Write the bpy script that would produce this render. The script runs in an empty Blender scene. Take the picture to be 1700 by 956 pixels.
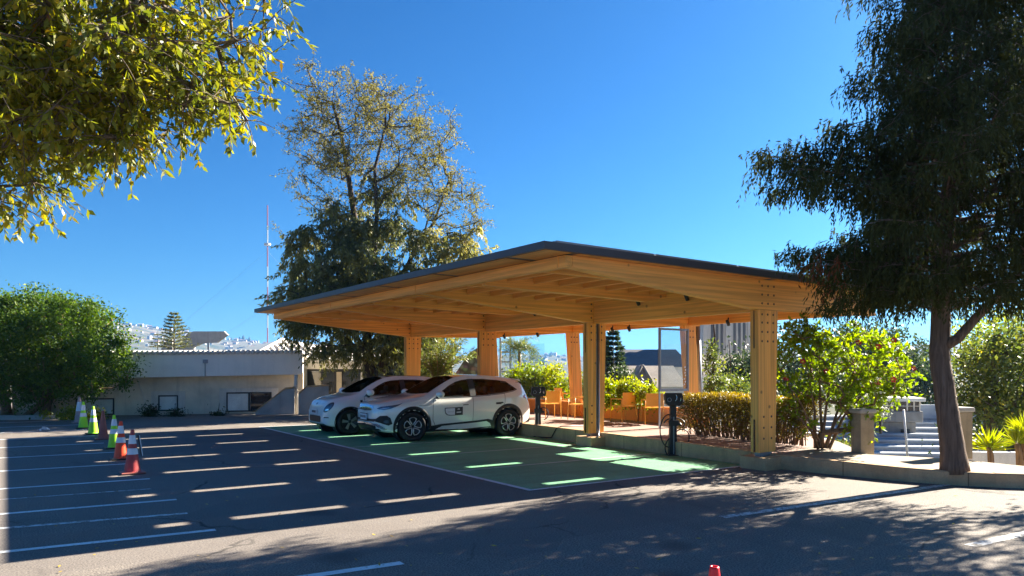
import bpy, bmesh, math, random
import numpy as np
from mathutils import Vector, Matrix
from mathutils.bvhtree import BVHTree

random.seed(7)
RNG = np.random.default_rng(11)
SC = bpy.context.scene
COL = SC.collection
rad = math.radians
# ------------------------------------------------------------------ frame of the place
CF, CY, CH = 1240.0, 610.0, 1.85           # focal length (px of a 1700 px wide picture), horizon row, eye height
TH = rad(34.07)
FX, FY = 0.271, 11.232                     # corner of the green bays
ct, st = math.cos(TH), math.sin(TH)
def U(u, v, z=0.0):                        # bay frame -> world (v into the terrace, u along the bays)
    return Vector((FX + v*ct - u*st, FY + v*st + u*ct, z))
def gp(px, py, z=0.0):                     # where a sight line meets the height z
    Y = CF*(CH-z)/(py-CY); return Vector(((px-850)/CF*Y, Y, z))
def pd(px, py, Y):
    return Vector(((px-850)/CF*Y, Y, CH+(CY-py)/CF*Y))

# ------------------------------------------------------------------ materials
def new_mat(name):
    m = bpy.data.materials.new(name); m.use_nodes = True
    nt = m.node_tree; nt.nodes.clear()
    out = nt.nodes.new('ShaderNodeOutputMaterial')
    return m, nt, out
def nd(nt, t, **kw):
    n = nt.nodes.new(t)
    for k, v in kw.items():
        if k.startswith('in_'):
            n.inputs[k[3:].replace('_', ' ')].default_value = v
        else: setattr(n, k, v)
    return n
def ramp(nt, fac, stops):
    r = nt.nodes.new('ShaderNodeValToRGB'); e = r.color_ramp.elements
    while len(e) < len(stops): e.new(0.5)
    for i, (p, c) in enumerate(stops):
        e[i].position = p; e[i].color = (c[0], c[1], c[2], 1) if not isinstance(c, (int, float)) else (c, c, c, 1)
    nt.links.new(fac, r.inputs[0]); return r.outputs[0]
def noise(nt, scale, detail=4, rough=0.55, vec=None, dist=0.0):
    n = nt.nodes.new('ShaderNodeTexNoise')
    n.inputs['Scale'].default_value = scale; n.inputs['Detail'].default_value = detail
    n.inputs['Roughness'].default_value = rough; n.inputs['Distortion'].default_value = dist
    if vec is not None: nt.links.new(vec, n.inputs['Vector'])
    return n.outputs['Fac']
def coords(nt, scale=(1, 1, 1), kind='Object'):
    tc = nt.nodes.new('ShaderNodeTexCoord'); mp = nt.nodes.new('ShaderNodeMapping')
    mp.inputs['Scale'].default_value = scale
    nt.links.new(tc.outputs[kind], mp.inputs['Vector']); return mp.outputs[0]
def mixc(nt, fac, a, b, mode='MIX'):
    m = nt.nodes.new('ShaderNodeMix'); m.data_type = 'RGBA'; m.blend_type = mode
    for s, x in ((0, fac), (6, a), (7, b)):
        if isinstance(x, (int, float)): m.inputs[s].default_value = x
        elif isinstance(x, tuple): m.inputs[s].default_value = (x[0], x[1], x[2], 1)
        else: nt.links.new(x, m.inputs[s])
    return m.outputs[2]
def bump(nt, h, strength=0.3, dist=0.02):
    b = nt.nodes.new('ShaderNodeBump'); b.inputs['Strength'].default_value = strength; b.inputs['Distance'].default_value = dist
    nt.links.new(h, b.inputs['Height']); return b.outputs[0]
def math_n(nt, op, a, b=0.0):
    m = nt.nodes.new('ShaderNodeMath'); m.operation = op
    for i, x in enumerate((a, b)):
        if isinstance(x, (int, float)): m.inputs[i].default_value = x
        else: nt.links.new(x, m.inputs[i])
    return m.outputs[0]
def princ(nt, out, color, rough=0.6, metal=0.0, normal=None, spec=0.5, coat=0.0):
    p = nt.nodes.new('ShaderNodeBsdfPrincipled')
    if isinstance(color, tuple): p.inputs['Base Color'].default_value = (color[0], color[1], color[2], 1)
    else: nt.links.new(color, p.inputs['Base Color'])
    if isinstance(rough, (int, float)): p.inputs['Roughness'].default_value = rough
    else: nt.links.new(rough, p.inputs['Roughness'])
    p.inputs['Metallic'].default_value = metal; p.inputs['Specular IOR Level'].default_value = spec
    p.inputs['Coat Weight'].default_value = coat; p.inputs['Coat Roughness'].default_value = 0.04
    if normal is not None: nt.links.new(normal, p.inputs['Normal'])
    nt.links.new(p.outputs[0], out.inputs[0]); return p
def simple(name, c, rough=0.6, metal=0.0, var=0.12, nscale=6, spec=0.5, coat=0.0, bmp=0.0):
    m, nt, out = new_mat(name); v = coords(nt)
    n = noise(nt, nscale, 5, 0.6, v)
    lo = tuple(x*(1-var) for x in c); hi = tuple(min(1, x*(1+var)) for x in c)
    col = ramp(nt, n, [(0.3, lo), (0.7, hi)])
    nb = bump(nt, noise(nt, nscale*14, 3, 0.6, v), bmp, 0.01) if bmp else None
    princ(nt, out, col, rough, metal, nb, spec, coat); return m
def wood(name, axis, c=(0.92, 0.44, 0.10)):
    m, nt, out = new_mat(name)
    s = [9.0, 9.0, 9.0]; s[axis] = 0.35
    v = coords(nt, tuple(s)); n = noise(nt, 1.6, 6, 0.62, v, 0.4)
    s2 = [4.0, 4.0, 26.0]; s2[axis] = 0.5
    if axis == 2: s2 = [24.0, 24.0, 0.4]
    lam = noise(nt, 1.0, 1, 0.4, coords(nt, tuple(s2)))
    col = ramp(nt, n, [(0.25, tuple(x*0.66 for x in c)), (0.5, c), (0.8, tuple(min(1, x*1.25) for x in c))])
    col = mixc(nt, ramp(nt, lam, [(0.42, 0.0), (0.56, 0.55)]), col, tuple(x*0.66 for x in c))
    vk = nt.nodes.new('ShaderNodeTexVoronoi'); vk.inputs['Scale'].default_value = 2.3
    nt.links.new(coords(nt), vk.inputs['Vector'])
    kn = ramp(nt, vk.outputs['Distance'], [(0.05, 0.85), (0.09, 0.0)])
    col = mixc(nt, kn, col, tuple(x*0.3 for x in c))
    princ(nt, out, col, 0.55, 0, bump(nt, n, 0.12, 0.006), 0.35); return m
def leafmat(name, stops, transl=0.4, rough=0.45, spec=0.4):
    m, nt, out = new_mat(name)
    at = nt.nodes.new('ShaderNodeAttribute'); at.attribute_name = 'tint'
    col = ramp(nt, at.outputs['Fac'], stops)
    p = nt.nodes.new('ShaderNodeBsdfPrincipled'); nt.links.new(col, p.inputs['Base Color'])
    p.inputs['Roughness'].default_value = rough; p.inputs['Specular IOR Level'].default_value = spec
    t = nt.nodes.new('ShaderNodeBsdfTranslucent')
    hs = nt.nodes.new('ShaderNodeHueSaturation'); hs.inputs['Value'].default_value = 1.7; hs.inputs['Saturation'].default_value = 1.1
    nt.links.new(col, hs.inputs['Color']); nt.links.new(hs.outputs[0], t.inputs['Color'])
    mx = nt.nodes.new('ShaderNodeMixShader'); mx.inputs[0].default_value = transl
    nt.links.new(p.outputs[0], mx.inputs[1]); nt.links.new(t.outputs[0], mx.inputs[2]); nt.links.new(mx.outputs[0], out.inputs[0])
    return m
def bark(name, c, zs=1.2, b=0.8):
    m, nt, out = new_mat(name); v = coords(nt, (9, 9, zs))
    n = noise(nt, 2.2, 6, 0.65, v, 0.6)
    col = ramp(nt, n, [(0.3, tuple(x*0.4 for x in c)), (0.52, c), (0.75, tuple(x*1.6 for x in c))])
    princ(nt, out, col, 0.9, 0, bump(nt, n, b, 0.05), 0.2); return m
def glassmat(name, tint=(0.9, 0.95, 0.95), refl=0.12):
    m, nt, out = new_mat(name)
    t = nt.nodes.new('ShaderNodeBsdfTransparent'); t.inputs[0].default_value = (*tint, 1)
    g = nt.nodes.new('ShaderNodeBsdfGlossy'); g.inputs['Roughness'].default_value = 0.02
    mx = nt.nodes.new('ShaderNodeMixShader'); mx.inputs[0].default_value = refl*.4
    nt.links.new(t.outputs[0], mx.inputs[1]); nt.links.new(g.outputs[0], mx.inputs[2]); nt.links.new(mx.outputs[0], out.inputs[0]); return m

def asphalt_color(nt):
    v = coords(nt)
    big = noise(nt, 0.22, 5, 0.6, v); med = noise(nt, 1.7, 6, 0.65, v, 0.3); fine = noise(nt, 55, 3, 0.7, v)
    col = ramp(nt, big, [(0.3, (0.195, 0.165, 0.142)), (0.7, (0.29, 0.245, 0.205))])
    col = mixc(nt, ramp(nt, med, [(0.35, 0.0), (0.75, 0.55)]), col, (0.29, 0.26, 0.225))
    col = mixc(nt, ramp(nt, fine, [(0.42, 0.85), (0.58, 0.0)]), col, (0.055, 0.052, 0.05))
    col = mixc(nt, ramp(nt, noise(nt, 95, 2, 0.6, v), [(0.60, 0.0), (0.72, 0.6)]), col, (0.42, 0.38, 0.33))
    pv = nt.nodes.new('ShaderNodeTexVoronoi'); pv.inputs['Scale'].default_value = 0.16; pv.distance = 'CHEBYCHEV'; nt.links.new(v, pv.inputs['Vector'])
    sep = nt.nodes.new('ShaderNodeSeparateColor'); nt.links.new(pv.outputs['Color'], sep.inputs[0])
    col = mixc(nt, ramp(nt, sep.outputs[0], [(0.55, 0.0), (0.62, 0.28)]), col, (0.11, 0.10, 0.095))
    oil = nt.nodes.new('ShaderNodeTexVoronoi'); oil.inputs['Scale'].default_value = 0.55; nt.links.new(v, oil.inputs['Vector'])
    col = mixc(nt, ramp(nt, math_n(nt, 'ADD', oil.outputs['Distance'], math_n(nt, 'MULTIPLY', med, 0.25)), [(0.17, 0.6), (0.30, 0.0)]), col, (0.06, 0.055, 0.052))
    # tyre marks and oil, long along the aisle
    sv = coords(nt, (0.9, 0.10, 1)); sm = noise(nt, 1.3, 4, 0.6, sv)
    col = mixc(nt, ramp(nt, sm, [(0.55, 0.0), (0.75, 0.5)]), col, (0.095, 0.088, 0.083))
    # cracks
    wv = nt.nodes.new('ShaderNodeVectorMath'); wv.operation = 'ADD'
    nn = nt.nodes.new('ShaderNodeTexNoise'); nn.inputs['Scale'].default_value = 0.8; nn.inputs['Detail'].default_value = 5
    nt.links.new(v, nn.inputs['Vector']); nt.links.new(v, wv.inputs[0]); nt.links.new(nn.outputs['Color'], wv.inputs[1])
    vo = nt.nodes.new('ShaderNodeTexVoronoi'); vo.feature = 'DISTANCE_TO_EDGE'; vo.inputs['Scale'].default_value = 0.27
    nt.links.new(wv.outputs[0], vo.inputs['Vector'])
    gate = ramp(nt, noise(nt, 0.5, 3, 0.5, v), [(0.46, 0.0), (0.6, 1.0)])
    ck = math_n(nt, 'MULTIPLY', ramp(nt, vo.outputs['Distance'], [(0.002, 0.8), (0.0075, 0.0)]), gate)
    col = mixc(nt, ck, col, (0.012, 0.012, 0.012))
    return col, fine, med
def asphalt():
    m, nt, out = new_mat('asphalt'); col, fine, med = asphalt_color(nt)
    princ(nt, out, col, 0.85, 0, bump(nt, fine, 0.45, 0.008), 0.3); return m
def paint(name, c, wear=0.5, scale=9):
    m, nt, out = new_mat(name); col, fine, med = asphalt_color(nt)
    v = coords(nt)
    w = noise(nt, scale, 6, 0.7, v); f2 = noise(nt, 60, 2, 0.6, v)
    w = math_n(nt, 'ADD', w, math_n(nt, 'MULTIPLY', math_n(nt, 'SUBTRACT', f2, 0.5), 0.35))
    fac = ramp(nt, w, [(wear-0.05, 0.0), (wear+0.06, 1.0)])
    pc = ramp(nt, noise(nt, 0.8, 6, 0.65, v), [(0.3, tuple(x*0.72 for x in c)), (0.7, tuple(x*1.1 for x in c))])
    if scale < 5:
        tm = noise(nt, 1.1, 5, 0.6, coords(nt, (0.22, 2.2, 1)))
        pc = mixc(nt, ramp(nt, tm, [(0.5, 0.0), (0.68, 0.55)]), pc, (0.10, 0.20, 0.13))
        pc = mixc(nt, ramp(nt, noise(nt, 2.6, 5, 0.7, v), [(0.55, 0.0), (0.75, 0.5)]), pc, (0.26, 0.36, 0.25))
        pc = mixc(nt, ramp(nt, noise(nt, 38, 3, 0.7, v), [(0.36, 0.55), (0.5, 0.0)]), pc, (0.05, 0.10, 0.06))
    col = mixc(nt, fac, col, pc)
    princ(nt, out, col, 0.65, 0, bump(nt, fine, 0.3, 0.005), 0.35); return m

M = {}
M['asphalt'] = asphalt()
M['green'] = paint('green_paint', (0.16, 0.43, 0.235), 0.25, 3.5)
M['white_line'] = paint('white_line_paint', (0.78, 0.80, 0.80), 0.36, 14)
M['worn_line'] = paint('worn_line_paint', (0.74, 0.74, 0.72), 0.47, 10)
M['pale_line'] = paint('pale_green_line', (0.62, 0.74, 0.64), 0.38, 12)
M['wood_v'] = wood('timber_lengthwise', 0); M['wood_u'] = wood('timber_crosswise', 1); M['wood_z'] = wood('timber_upright', 2)
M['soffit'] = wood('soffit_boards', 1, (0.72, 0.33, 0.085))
M['dark_metal'] = simple('dark_roof_metal', (0.045, 0.046, 0.055), 0.45, 0.0, 0.12, 3)
M['panel_edge'] = simple('panel_frame_metal', (0.30, 0.29, 0.29), 0.4, 0.4, 0.08)
M['steel'] = simple('grey_steel', (0.22, 0.24, 0.27), 0.45, 0.6, 0.15)
M['black'] = simple('black_plastic', (0.012, 0.012, 0.014), 0.45, 0, 0.2)
M['blackmetal'] = simple('black_coated_metal', (0.018, 0.019, 0.022), 0.4, 0.2, 0.2)
M['bolt'] = simple('bolt_plug', (0.07, 0.032, 0.016), 0.6)
M['zinc'] = simple('galvanised_conduit', (0.45, 0.46, 0.47), 0.35, 0.8, 0.1)
def concrete(name, c, sc=1.2, var=0.25, b=0.25, dr=0.5, joint=0):
    m, nt, out = new_mat(name); v = coords(nt)
    n = noise(nt, sc, 7, 0.65, v, 0.3); f = noise(nt, 40, 4, 0.6, v)
    col = ramp(nt, n, [(0.3, tuple(x*(1-var) for x in c)), (0.7, tuple(min(1, x*(1+var*0.6)) for x in c))])
    drip = noise(nt, 1.0, 4, 0.6, coords(nt, (5, 5, 0.35)))
    col = mixc(nt, ramp(nt, drip, [(0.5, 0.0), (0.78, dr)]), col, tuple(x*0.5 for x in c))
    col = mixc(nt, ramp(nt, f, [(0.35, 0.3), (0.55, 0.0)]), col, tuple(x*0.55 for x in c))
    if joint:
        sx = nt.nodes.new('ShaderNodeSeparateXYZ'); nt.links.new(v, sx.inputs[0])
        fr = math_n(nt, 'FRACT', math_n(nt, 'MULTIPLY', sx.outputs[1], 1/joint))
        col = mixc(nt, ramp(nt, fr, [(0.006, 0.85), (0.010, 0.0)]), col, tuple(x*.15 for x in c))
        col = mixc(nt, ramp(nt, noise(nt, 1.6, 6, .7, v), [(.5, 0.0), (.7, .6)]), col, tuple(x*.45 for x in c))
    princ(nt, out, col, 0.9, 0, bump(nt, f, b, 0.01), 0.25); return m
M['kerb'] = concrete('kerb_concrete', (0.56, 0.37, 0.20), joint=1.75); M['conc'] = concrete('grey_concrete', (0.44, 0.42, 0.385))
M['sidewalk'] = concrete('pavement_concrete', (0.34, 0.285, 0.22), 0.8, 0.25)
def paving():
    m, nt, out = new_mat('terrace_tiles'); v = coords(nt)
    br = nt.nodes.new('ShaderNodeTexBrick'); br.inputs['Scale'].default_value = 2.5; br.offset = 0.0
    br.inputs['Color1'].default_value = (0.34, 0.225, 0.18, 1); br.inputs['Color2'].default_value = (0.29, 0.195, 0.155, 1)
    br.inputs['Mortar'].default_value = (0.26, 0.2, 0.17, 1); br.inputs['Mortar Size'].default_value = 0.012
    br.inputs['Brick Width'].default_value = 1.0; br.inputs['Row Height'].default_value = 1.0
    nt.links.new(v, br.inputs['Vector'])
    col = mixc(nt, ramp(nt, noise(nt, 2, 6, 0.6, v), [(0.4, 0.0), (0.7, 0.4)]), br.outputs['Color'], (0.30, 0.24, 0.20))
    princ(nt, out, col, 0.85, 0, None, 0.3); return m
M['paving'] = paving()
M['wall_render'] = concrete('beige_render', (0.78, 0.66, 0.49), 0.7, 0.28, .25, .4)
M['parapet'] = concrete('parapet_render', (0.88, 0.82, 0.72), 0.5, 0.12, .2, .2)
M['trim_plaster'] = concrete('plaster_trim', (0.72, 0.65, 0.54), 1.0, 0.15)
M['white_wall'] = concrete('white_render', (0.72, 0.74, 0.76), 1.0, 0.12)
M['orange_wall'] = concrete('orange_wall_paint', (0.80, 0.29, 0.055), 1.5, 0.12)
M['orange_far'] = concrete('faded_orange_render', (0.52, 0.23, 0.12), 1.0, 0.15)
M['pillar'] = concrete('sand_render', (0.36, 0.29, 0.19), 3, 0.25, 0.6)
M['stone'] = concrete('tower_stone', (0.60, 0.56, 0.51), 0.4, 0.15)
M['roof_white'] = concrete('white_sheet_roof', (0.66, 0.64, 0.60), 1.0, 0.15)
M['slate'] = concrete('slate_roof', (0.15, 0.15, 0.16), 0.6, 0.2)
M['tan_roof'] = concrete('weathered_sheet_roof', (0.30, 0.26, 0.22), 0.6, 0.25)
M['blue_roof'] = concrete('blue_grey_roof', (0.25, 0.31, 0.36), 0.6, 0.1)
M['frame'] = simple('window_frame', (0.02, 0.02, 0.022), 0.4)
M['dark_glass'] = simple('dark_window_glass', (0.015, 0.018, 0.02), 0.05, 0, 0.3, 2, 0.8)
M['blind'] = concrete('window_blind', (0.80, 0.79, 0.70), 2, 0.2, 0.05)
M['glass'] = glassmat('clear_glass'); M['tint_glass'] = glassmat('tinted_glass', (0.82, 0.86, 0.88), 0.14)
M['car_white'] = simple('white_car_paint', (0.83, 0.82, 0.78), 0.28, 0, 0.02, 2, 0.5, 1.0)
M['car_silver'] = simple('pearl_car_paint', (0.72, 0.72, 0.69), 0.28, 0.12, 0.02, 2, 0.5, 1.0)
M['car_glass'] = glassmat('car_window_glass', (0.13, 0.15, 0.16), 0.14)
M['tyre'] = simple('tyre_rubber', (0.014, 0.014, 0.015), 0.8, 0, 0.2, 8)
M['rim'] = simple('alloy_rim', (0.62, 0.62, 0.62), 0.28, 0.85, 0.05)
M['rim_dark'] = simple('dark_alloy', (0.05, 0.05, 0.052), 0.4, 0.5, 0.05)
M['lamp'] = simple('headlamp_lens', (0.10, 0.14, 0.19), 0.05, 0.2, 0.3, 9, 0.9, 1.0)
M['lamp_bright'] = simple('headlamp_reflector', (0.75, 0.78, 0.8), 0.1, 0.6, 0.05)
M['tail'] = simple('tail_lamp_lens', (0.30, 0.008, 0.012), 0.1, 0, 0.2, 5, 0.8, 1.0)
M['chrome'] = simple('satin_chrome', (0.70, 0.74, 0.80), 0.16, 0.9, 0.03)
M['plate'] = simple('number_plate_white', (0.75, 0.76, 0.78), 0.4, 0, 0.02)
M['print_dark'] = simple('dark_print', (0.03, 0.03, 0.035), 0.5); M['print_light'] = simple('light_print', (0.6, 0.6, 0.6), 0.5)
M['c_lime'] = simple('lime_plastic', (0.36, 0.80, 0.02), 0.45, 0, 0.05); M['c_orange'] = simple('orange_plastic', (0.85, 0.065, 0.012), 0.45, 0, 0.06)
M['c_red'] = simple('faded_red_plastic', (0.42, 0.050, 0.050), 0.5, 0, 0.15); M['c_brown'] = simple('sun_bleached_red_plastic', (0.33, 0.10, 0.075), 0.6, 0, 0.2)
M['c_pale'] = simple('bleached_pink_plastic', (0.50, 0.30, 0.26), 0.6, 0, 0.15)
M['c_band'] = simple('reflective_band', (0.72, 0.74, 0.76), 0.4, 0, 0.08); M['c_bright'] = simple('bright_red_plastic', (0.62, 0.012, 0.02), 0.35, 0, 0.05)
M['chair'] = simple('orange_metal_paint', (0.86, 0.42, 0.06), 0.4, 0, 0.05)
M['table'] = simple('table_laminate', (0.72, 0.70, 0.66), 0.4, 0, 0.04)
M['mast_red'] = simple('mast_red', (0.45, 0.14, 0.17), 0.5); M['mast_white'] = simple('mast_white', (0.65, 0.65, 0.68), 0.5)
M['solar'] = simple('solar_cells', (0.015, 0.02, 0.045), 0.08, 0.2, 0.15, 4, 0.8)
M['house_white'] = simple('house_render_white', (0.36, 0.355, 0.35), 0.8); M['house_tan'] = simple('house_render_tan', (0.48, 0.38, 0.30), 0.8)
M['house_roof'] = simple('house_roof_rust', (0.22, 0.12, 0.09), 0.8); M['house_roof2'] = simple('house_roof_grey', (0.30, 0.31, 0.33), 0.7)
M['skin'] = simple('skin', (0.42, 0.25, 0.17), 0.6); M['dark_cloth'] = simple('dark_clothing', (0.02, 0.022, 0.03), 0.85)
M['petal'] = simple('red_petal', (0.62, 0.02, 0.03), 0.5); M['paper'] = simple('paper', (0.75, 0.76, 0.78), 0.8)
M['dry_leaf'] = simple('dry_leaf', (0.50, 0.30, 0.05), 0.7, 0, 0.5, 3)
M['fruit'] = simple('dry_pod', (0.16, 0.05, 0.025), 0.6, 0, 0.3)
M['bark_dark'] = bark('dark_bark', (0.075, 0.06, 0.05)); M['bark_brown'] = bark('brown_fibrous_bark', (0.16, 0.115, 0.085), 0.7, 1.0)
M['bark_grey'] = bark('grey_bark', (0.15, 0.12, 0.09)); M['bark_tan'] = bark('tan_stem', (0.24, 0.15, 0.085))
M['leaf_near'] = leafmat('broad_leaf_olive', [(0.0, (0.050, 0.075, 0.012)), (0.35, (0.13, 0.150, 0.018)), (0.72, (0.22, 0.215, 0.024)), (0.94, (0.32, 0.24, 0.02)), (1.0, (0.36, 0.13, 0.02))], 0.42, 0.40, 0.3)
M['leaf_bush'] = leafmat('round_bush_leaf', [(0.0, (0.024, 0.052, 0.009)), (0.6, (0.075, 0.135, 0.015)), (1.0, (0.19, 0.24, 0.03))], 0.38, 0.55, 0.2)
M['leaf_big'] = leafmat('evergreen_leaf', [(0.0, (0.06, 0.072, 0.024)), (0.5, (0.125, 0.135, 0.042)), (0.85, (0.25, 0.235, 0.065)), (1.0, (0.32, 0.28, 0.08))], 0.38, 0.5)
M['leaf_twig'] = leafmat('thin_dry_leaf', [(0.0, (0.08, 0.078, 0.026)), (0.5, (0.155, 0.145, 0.042)), (0.8, (0.23, 0.205, 0.05)), (1.0, (0.26, 0.19, 0.075))], 0.4, 0.75, 0.1)
M['leaf_cyp'] = leafmat('weeping_needle', [(0.0, (0.024, 0.030, 0.010)), (0.6, (0.054, 0.064, 0.018)), (0.93, (0.085, 0.090, 0.032)), (1.0, (0.15, 0.055, 0.025))], 0.22, 0.8, 0.08)
M['leaf_hib'] = leafmat('hibiscus_leaf', [(0.0, (0.08, 0.13, 0.014)), (0.6, (0.19, 0.27, 0.02)), (1.0, (0.33, 0.38, 0.03))], 0.5, 0.45, .3)
M['leaf_yel'] = leafmat('yellow_green_leaf', [(0.0, (0.09, 0.13, 0.012)), (0.5, (0.20, 0.25, 0.02)), (1.0, (0.36, 0.34, 0.02))], 0.48, 0.4)
M['leaf_hedge'] = leafmat('hedge_leaf', [(0.0, (0.07, 0.060, 0.012)), (0.5, (0.17, 0.125, 0.02)), (1.0, (0.34, 0.24, 0.02))], 0.35, 0.5)
M['leaf_dark'] = leafmat('dark_tree_leaf', [(0.0, (0.018, 0.032, 0.012)), (0.6, (0.04, 0.062, 0.022)), (1.0, (0.10, 0.12, 0.035))], 0.3, 0.5)
M['leaf_mid'] = leafmat('mid_green_leaf', [(0.0, (0.035, 0.060, 0.014)), (0.5, (0.085, 0.115, 0.022)), (0.85, (0.18, 0.19, 0.03)), (1.0, (0.34, 0.25, 0.03))], 0.42, 0.45)
M['leaf_palm'] = leafmat('palm_leaflet', [(0.0, (0.05, 0.075, 0.018)), (0.6, (0.12, 0.15, 0.03)), (1.0, (0.26, 0.25, 0.06))], 0.35, 0.4)
M['leaf_grey'] = leafmat('silver_leaf', [(0.0, (0.13, 0.15, 0.11)), (1.0, (0.34, 0.36, 0.28))], 0.3, 0.5)

# ------------------------------------------------------------------ mesh helpers
class MB:
    def __init__(s): s.v = []; s.f = []; s.m = []; s.cur = 0
    def add(s, vs, fs):
        o = len(s.v); s.v.extend([tuple(p) for p in vs]); s.f.extend([tuple(i+o for i in f) for f in fs]); s.m.extend([s.cur]*len(fs)); return s
    def box(s, c, d, rz=0.0, R=None):
        hx, hy, hz = d[0]/2, d[1]/2, d[2]/2
        pts = [Vector((x, y, z)) for x in (-hx, hx) for y in (-hy, hy) for z in (-hz, hz)]
        if R is None: R = Matrix.Rotation(rz, 3, 'Z')
        pts = [R @ p + Vector(c) for p in pts]
        return s.add(pts, [(0, 1, 3, 2), (4, 6, 7, 5), (0, 4, 5, 1), (2, 3, 7, 6), (0, 2, 6, 4), (1, 5, 7, 3)])
    def bx(s, x0, x1, y0, y1, z0, z1): return s.box(((x0+x1)/2, (y0+y1)/2, (z0+z1)/2), (x1-x0, y1-y0, z1-z0))
    def prism(s, poly, off):                # poly: list of 3d points, extruded by vector off
        n = len(poly); off = Vector(off); a = [Vector(p) for p in poly]; b = [p+off for p in a]
        fs = [tuple(range(n))[::-1], tuple(range(n, 2*n))] + [(i, (i+1) % n, n+(i+1) % n, n+i) for i in range(n)]
        return s.add(a+b, fs)
    def tube(s, pts, rs, n=8, cap=True):
        pts = [Vector(p) for p in pts]
        if isinstance(rs, (int, float)): rs = [rs]*len(pts)
        vs = []; fs = []; prev = None
        for i, p in enumerate(pts):
            t = (pts[min(i+1, len(pts)-1)]-pts[max(i-1, 0)])
            if t.length < 1e-9: t = Vector((0, 0, 1))
            t.normalize()
            if prev is None:
                a = t.cross(Vector((0, 0, 1)) if abs(t.z) < 0.9 else Vector((1, 0, 0))).normalized()
            else:
                a = (prev-t*prev.dot(t))
                a = a.normalized() if a.length > 1e-6 else t.orthogonal().normalized()
            prev = a; b = t.cross(a)
            for k in range(n):
                an = 2*math.pi*k/n; vs.append(p+(a*math.cos(an)+b*math.sin(an))*rs[i])
        for i in range(len(pts)-1):
            for k in range(n): fs.append((i*n+k, i*n+(k+1) % n, (i+1)*n+(k+1) % n, (i+1)*n+k))
        if cap: fs.append(tuple(range(n))[::-1]); fs.append(tuple(range((len(pts)-1)*n, len(pts)*n)))
        return s.add(vs, fs)
    def lathe(s, prof, n=24, c=(0, 0, 0), R=None, closed=False):
        vs = []; fs = []
        for (r, z) in prof:
            for k in range(n):
                a = 2*math.pi*k/n; p = Vector((r*math.cos(a), r*math.sin(a), z))
                if R is not None: p = R @ p
                vs.append(p+Vector(c))
        m = len(prof)
        for i in range(m-1 if not closed else m):
            j = (i+1) % m
            for k in range(n): fs.append((i*n+k, i*n+(k+1) % n, j*n+(k+1) % n, j*n+k))
        return s.add(vs, fs)
    def build(s, name, mats, parent=None, smooth=False, bevel=0.0, auto=None):
        me = bpy.data.meshes.new(name)
        me.from_pydata(s.v, [], s.f)
        if not isinstance(mats, (list, tuple)): mats = [mats]
        for m in mats: me.materials.append(m)
        if len(mats) > 1: me.polygons.foreach_set('material_index', s.m)
        if smooth: me.polygons.foreach_set('use_smooth', [True]*len(s.f))
        bm = bmesh.new(); bm.from_mesh(me); bmesh.ops.recalc_face_normals(bm, faces=bm.faces); bm.to_mesh(me); bm.free()
        me.update()
        o = bpy.data.objects.new(name, me); COL.objects.link(o)
        if parent is not None: o.parent = parent
        if bevel:
            b = o.modifiers.new('bevel', 'BEVEL'); b.width = bevel; b.segments = 2; b.limit_method = 'ANGLE'
        if auto:
            me.polygons.foreach_set('use_smooth', [True]*len(me.polygons)); me.set_sharp_from_angle(angle=rad(auto))
        return o
def place(o, loc=(0, 0, 0), rz=0.0): o.location = loc; o.rotation_euler = (0, 0, rz); return o
def inbay(o): return place(o, (FX, FY, 0), TH)      # local x = v, local y = u
def tag(o, label=None, cat=None, group=None, kind=None):
    if label: o['label'] = label
    if cat: o['category'] = cat
    if group: o['group'] = group
    if kind: o['kind'] = kind
    return o
def thing(name, label, cat, loc=(0, 0, 0), rz=0.0, group=None):
    o = bpy.data.objects.new(name, None); o.empty_display_size = 0.3; COL.objects.link(o)
    place(o, loc, rz); return tag(o, label, cat, group)
def copy_tree(o, parent=None):
    c = o.copy(); COL.objects.link(c)
    if parent is not None: c.parent = parent
    for ch in list(o.children): copy_tree(ch, c)
    return c
def structure(o, label, cat): return tag(o, label, cat, kind='structure')

# ---- leaves: rhombus faces by numpy
def leaf_mesh(name, P, D, N, L, W, tint, mat, parent):
    """P base points, D direction, N approximate normal, L length, W width"""
    n = len(P); D = D/np.maximum(np.linalg.norm(D, axis=1, keepdims=True), 1e-9)
    S = np.cross(D, N); S /= np.maximum(np.linalg.norm(S, axis=1, keepdims=True), 1e-9)
    L = np.broadcast_to(L, (n,))[:, None]; W = np.broadcast_to(W, (n,))[:, None]
    V = np.empty((n, 4, 3)); V[:, 0] = P; V[:, 1] = P+D*L*0.45+S*W*0.5; V[:, 2] = P+D*L; V[:, 3] = P+D*L*0.45-S*W*0.5
    me = bpy.data.meshes.new(name)
    me.vertices.add(4*n); me.vertices.foreach_set('co', V.ravel().astype(np.float32))
    me.loops.add(4*n); me.loops.foreach_set('vertex_index', np.arange(4*n, dtype=np.int32))
    me.polygons.add(n); me.polygons.foreach_set('loop_start', np.arange(0, 4*n, 4, dtype=np.int32))
    a = me.attributes.new('tint', 'FLOAT', 'FACE'); a.data.foreach_set('value', np.clip(tint, 0, 1).astype(np.float32))
    me.materials.append(mat); me.update(calc_edges=True); me.validate()
    o = bpy.data.objects.new(name, me); COL.objects.link(o)
    if parent is not None: o.parent = parent
    return o
def rdir(n):
    d = RNG.normal(size=(n, 3)); return d/np.linalg.norm(d, axis=1, keepdims=True)
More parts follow.
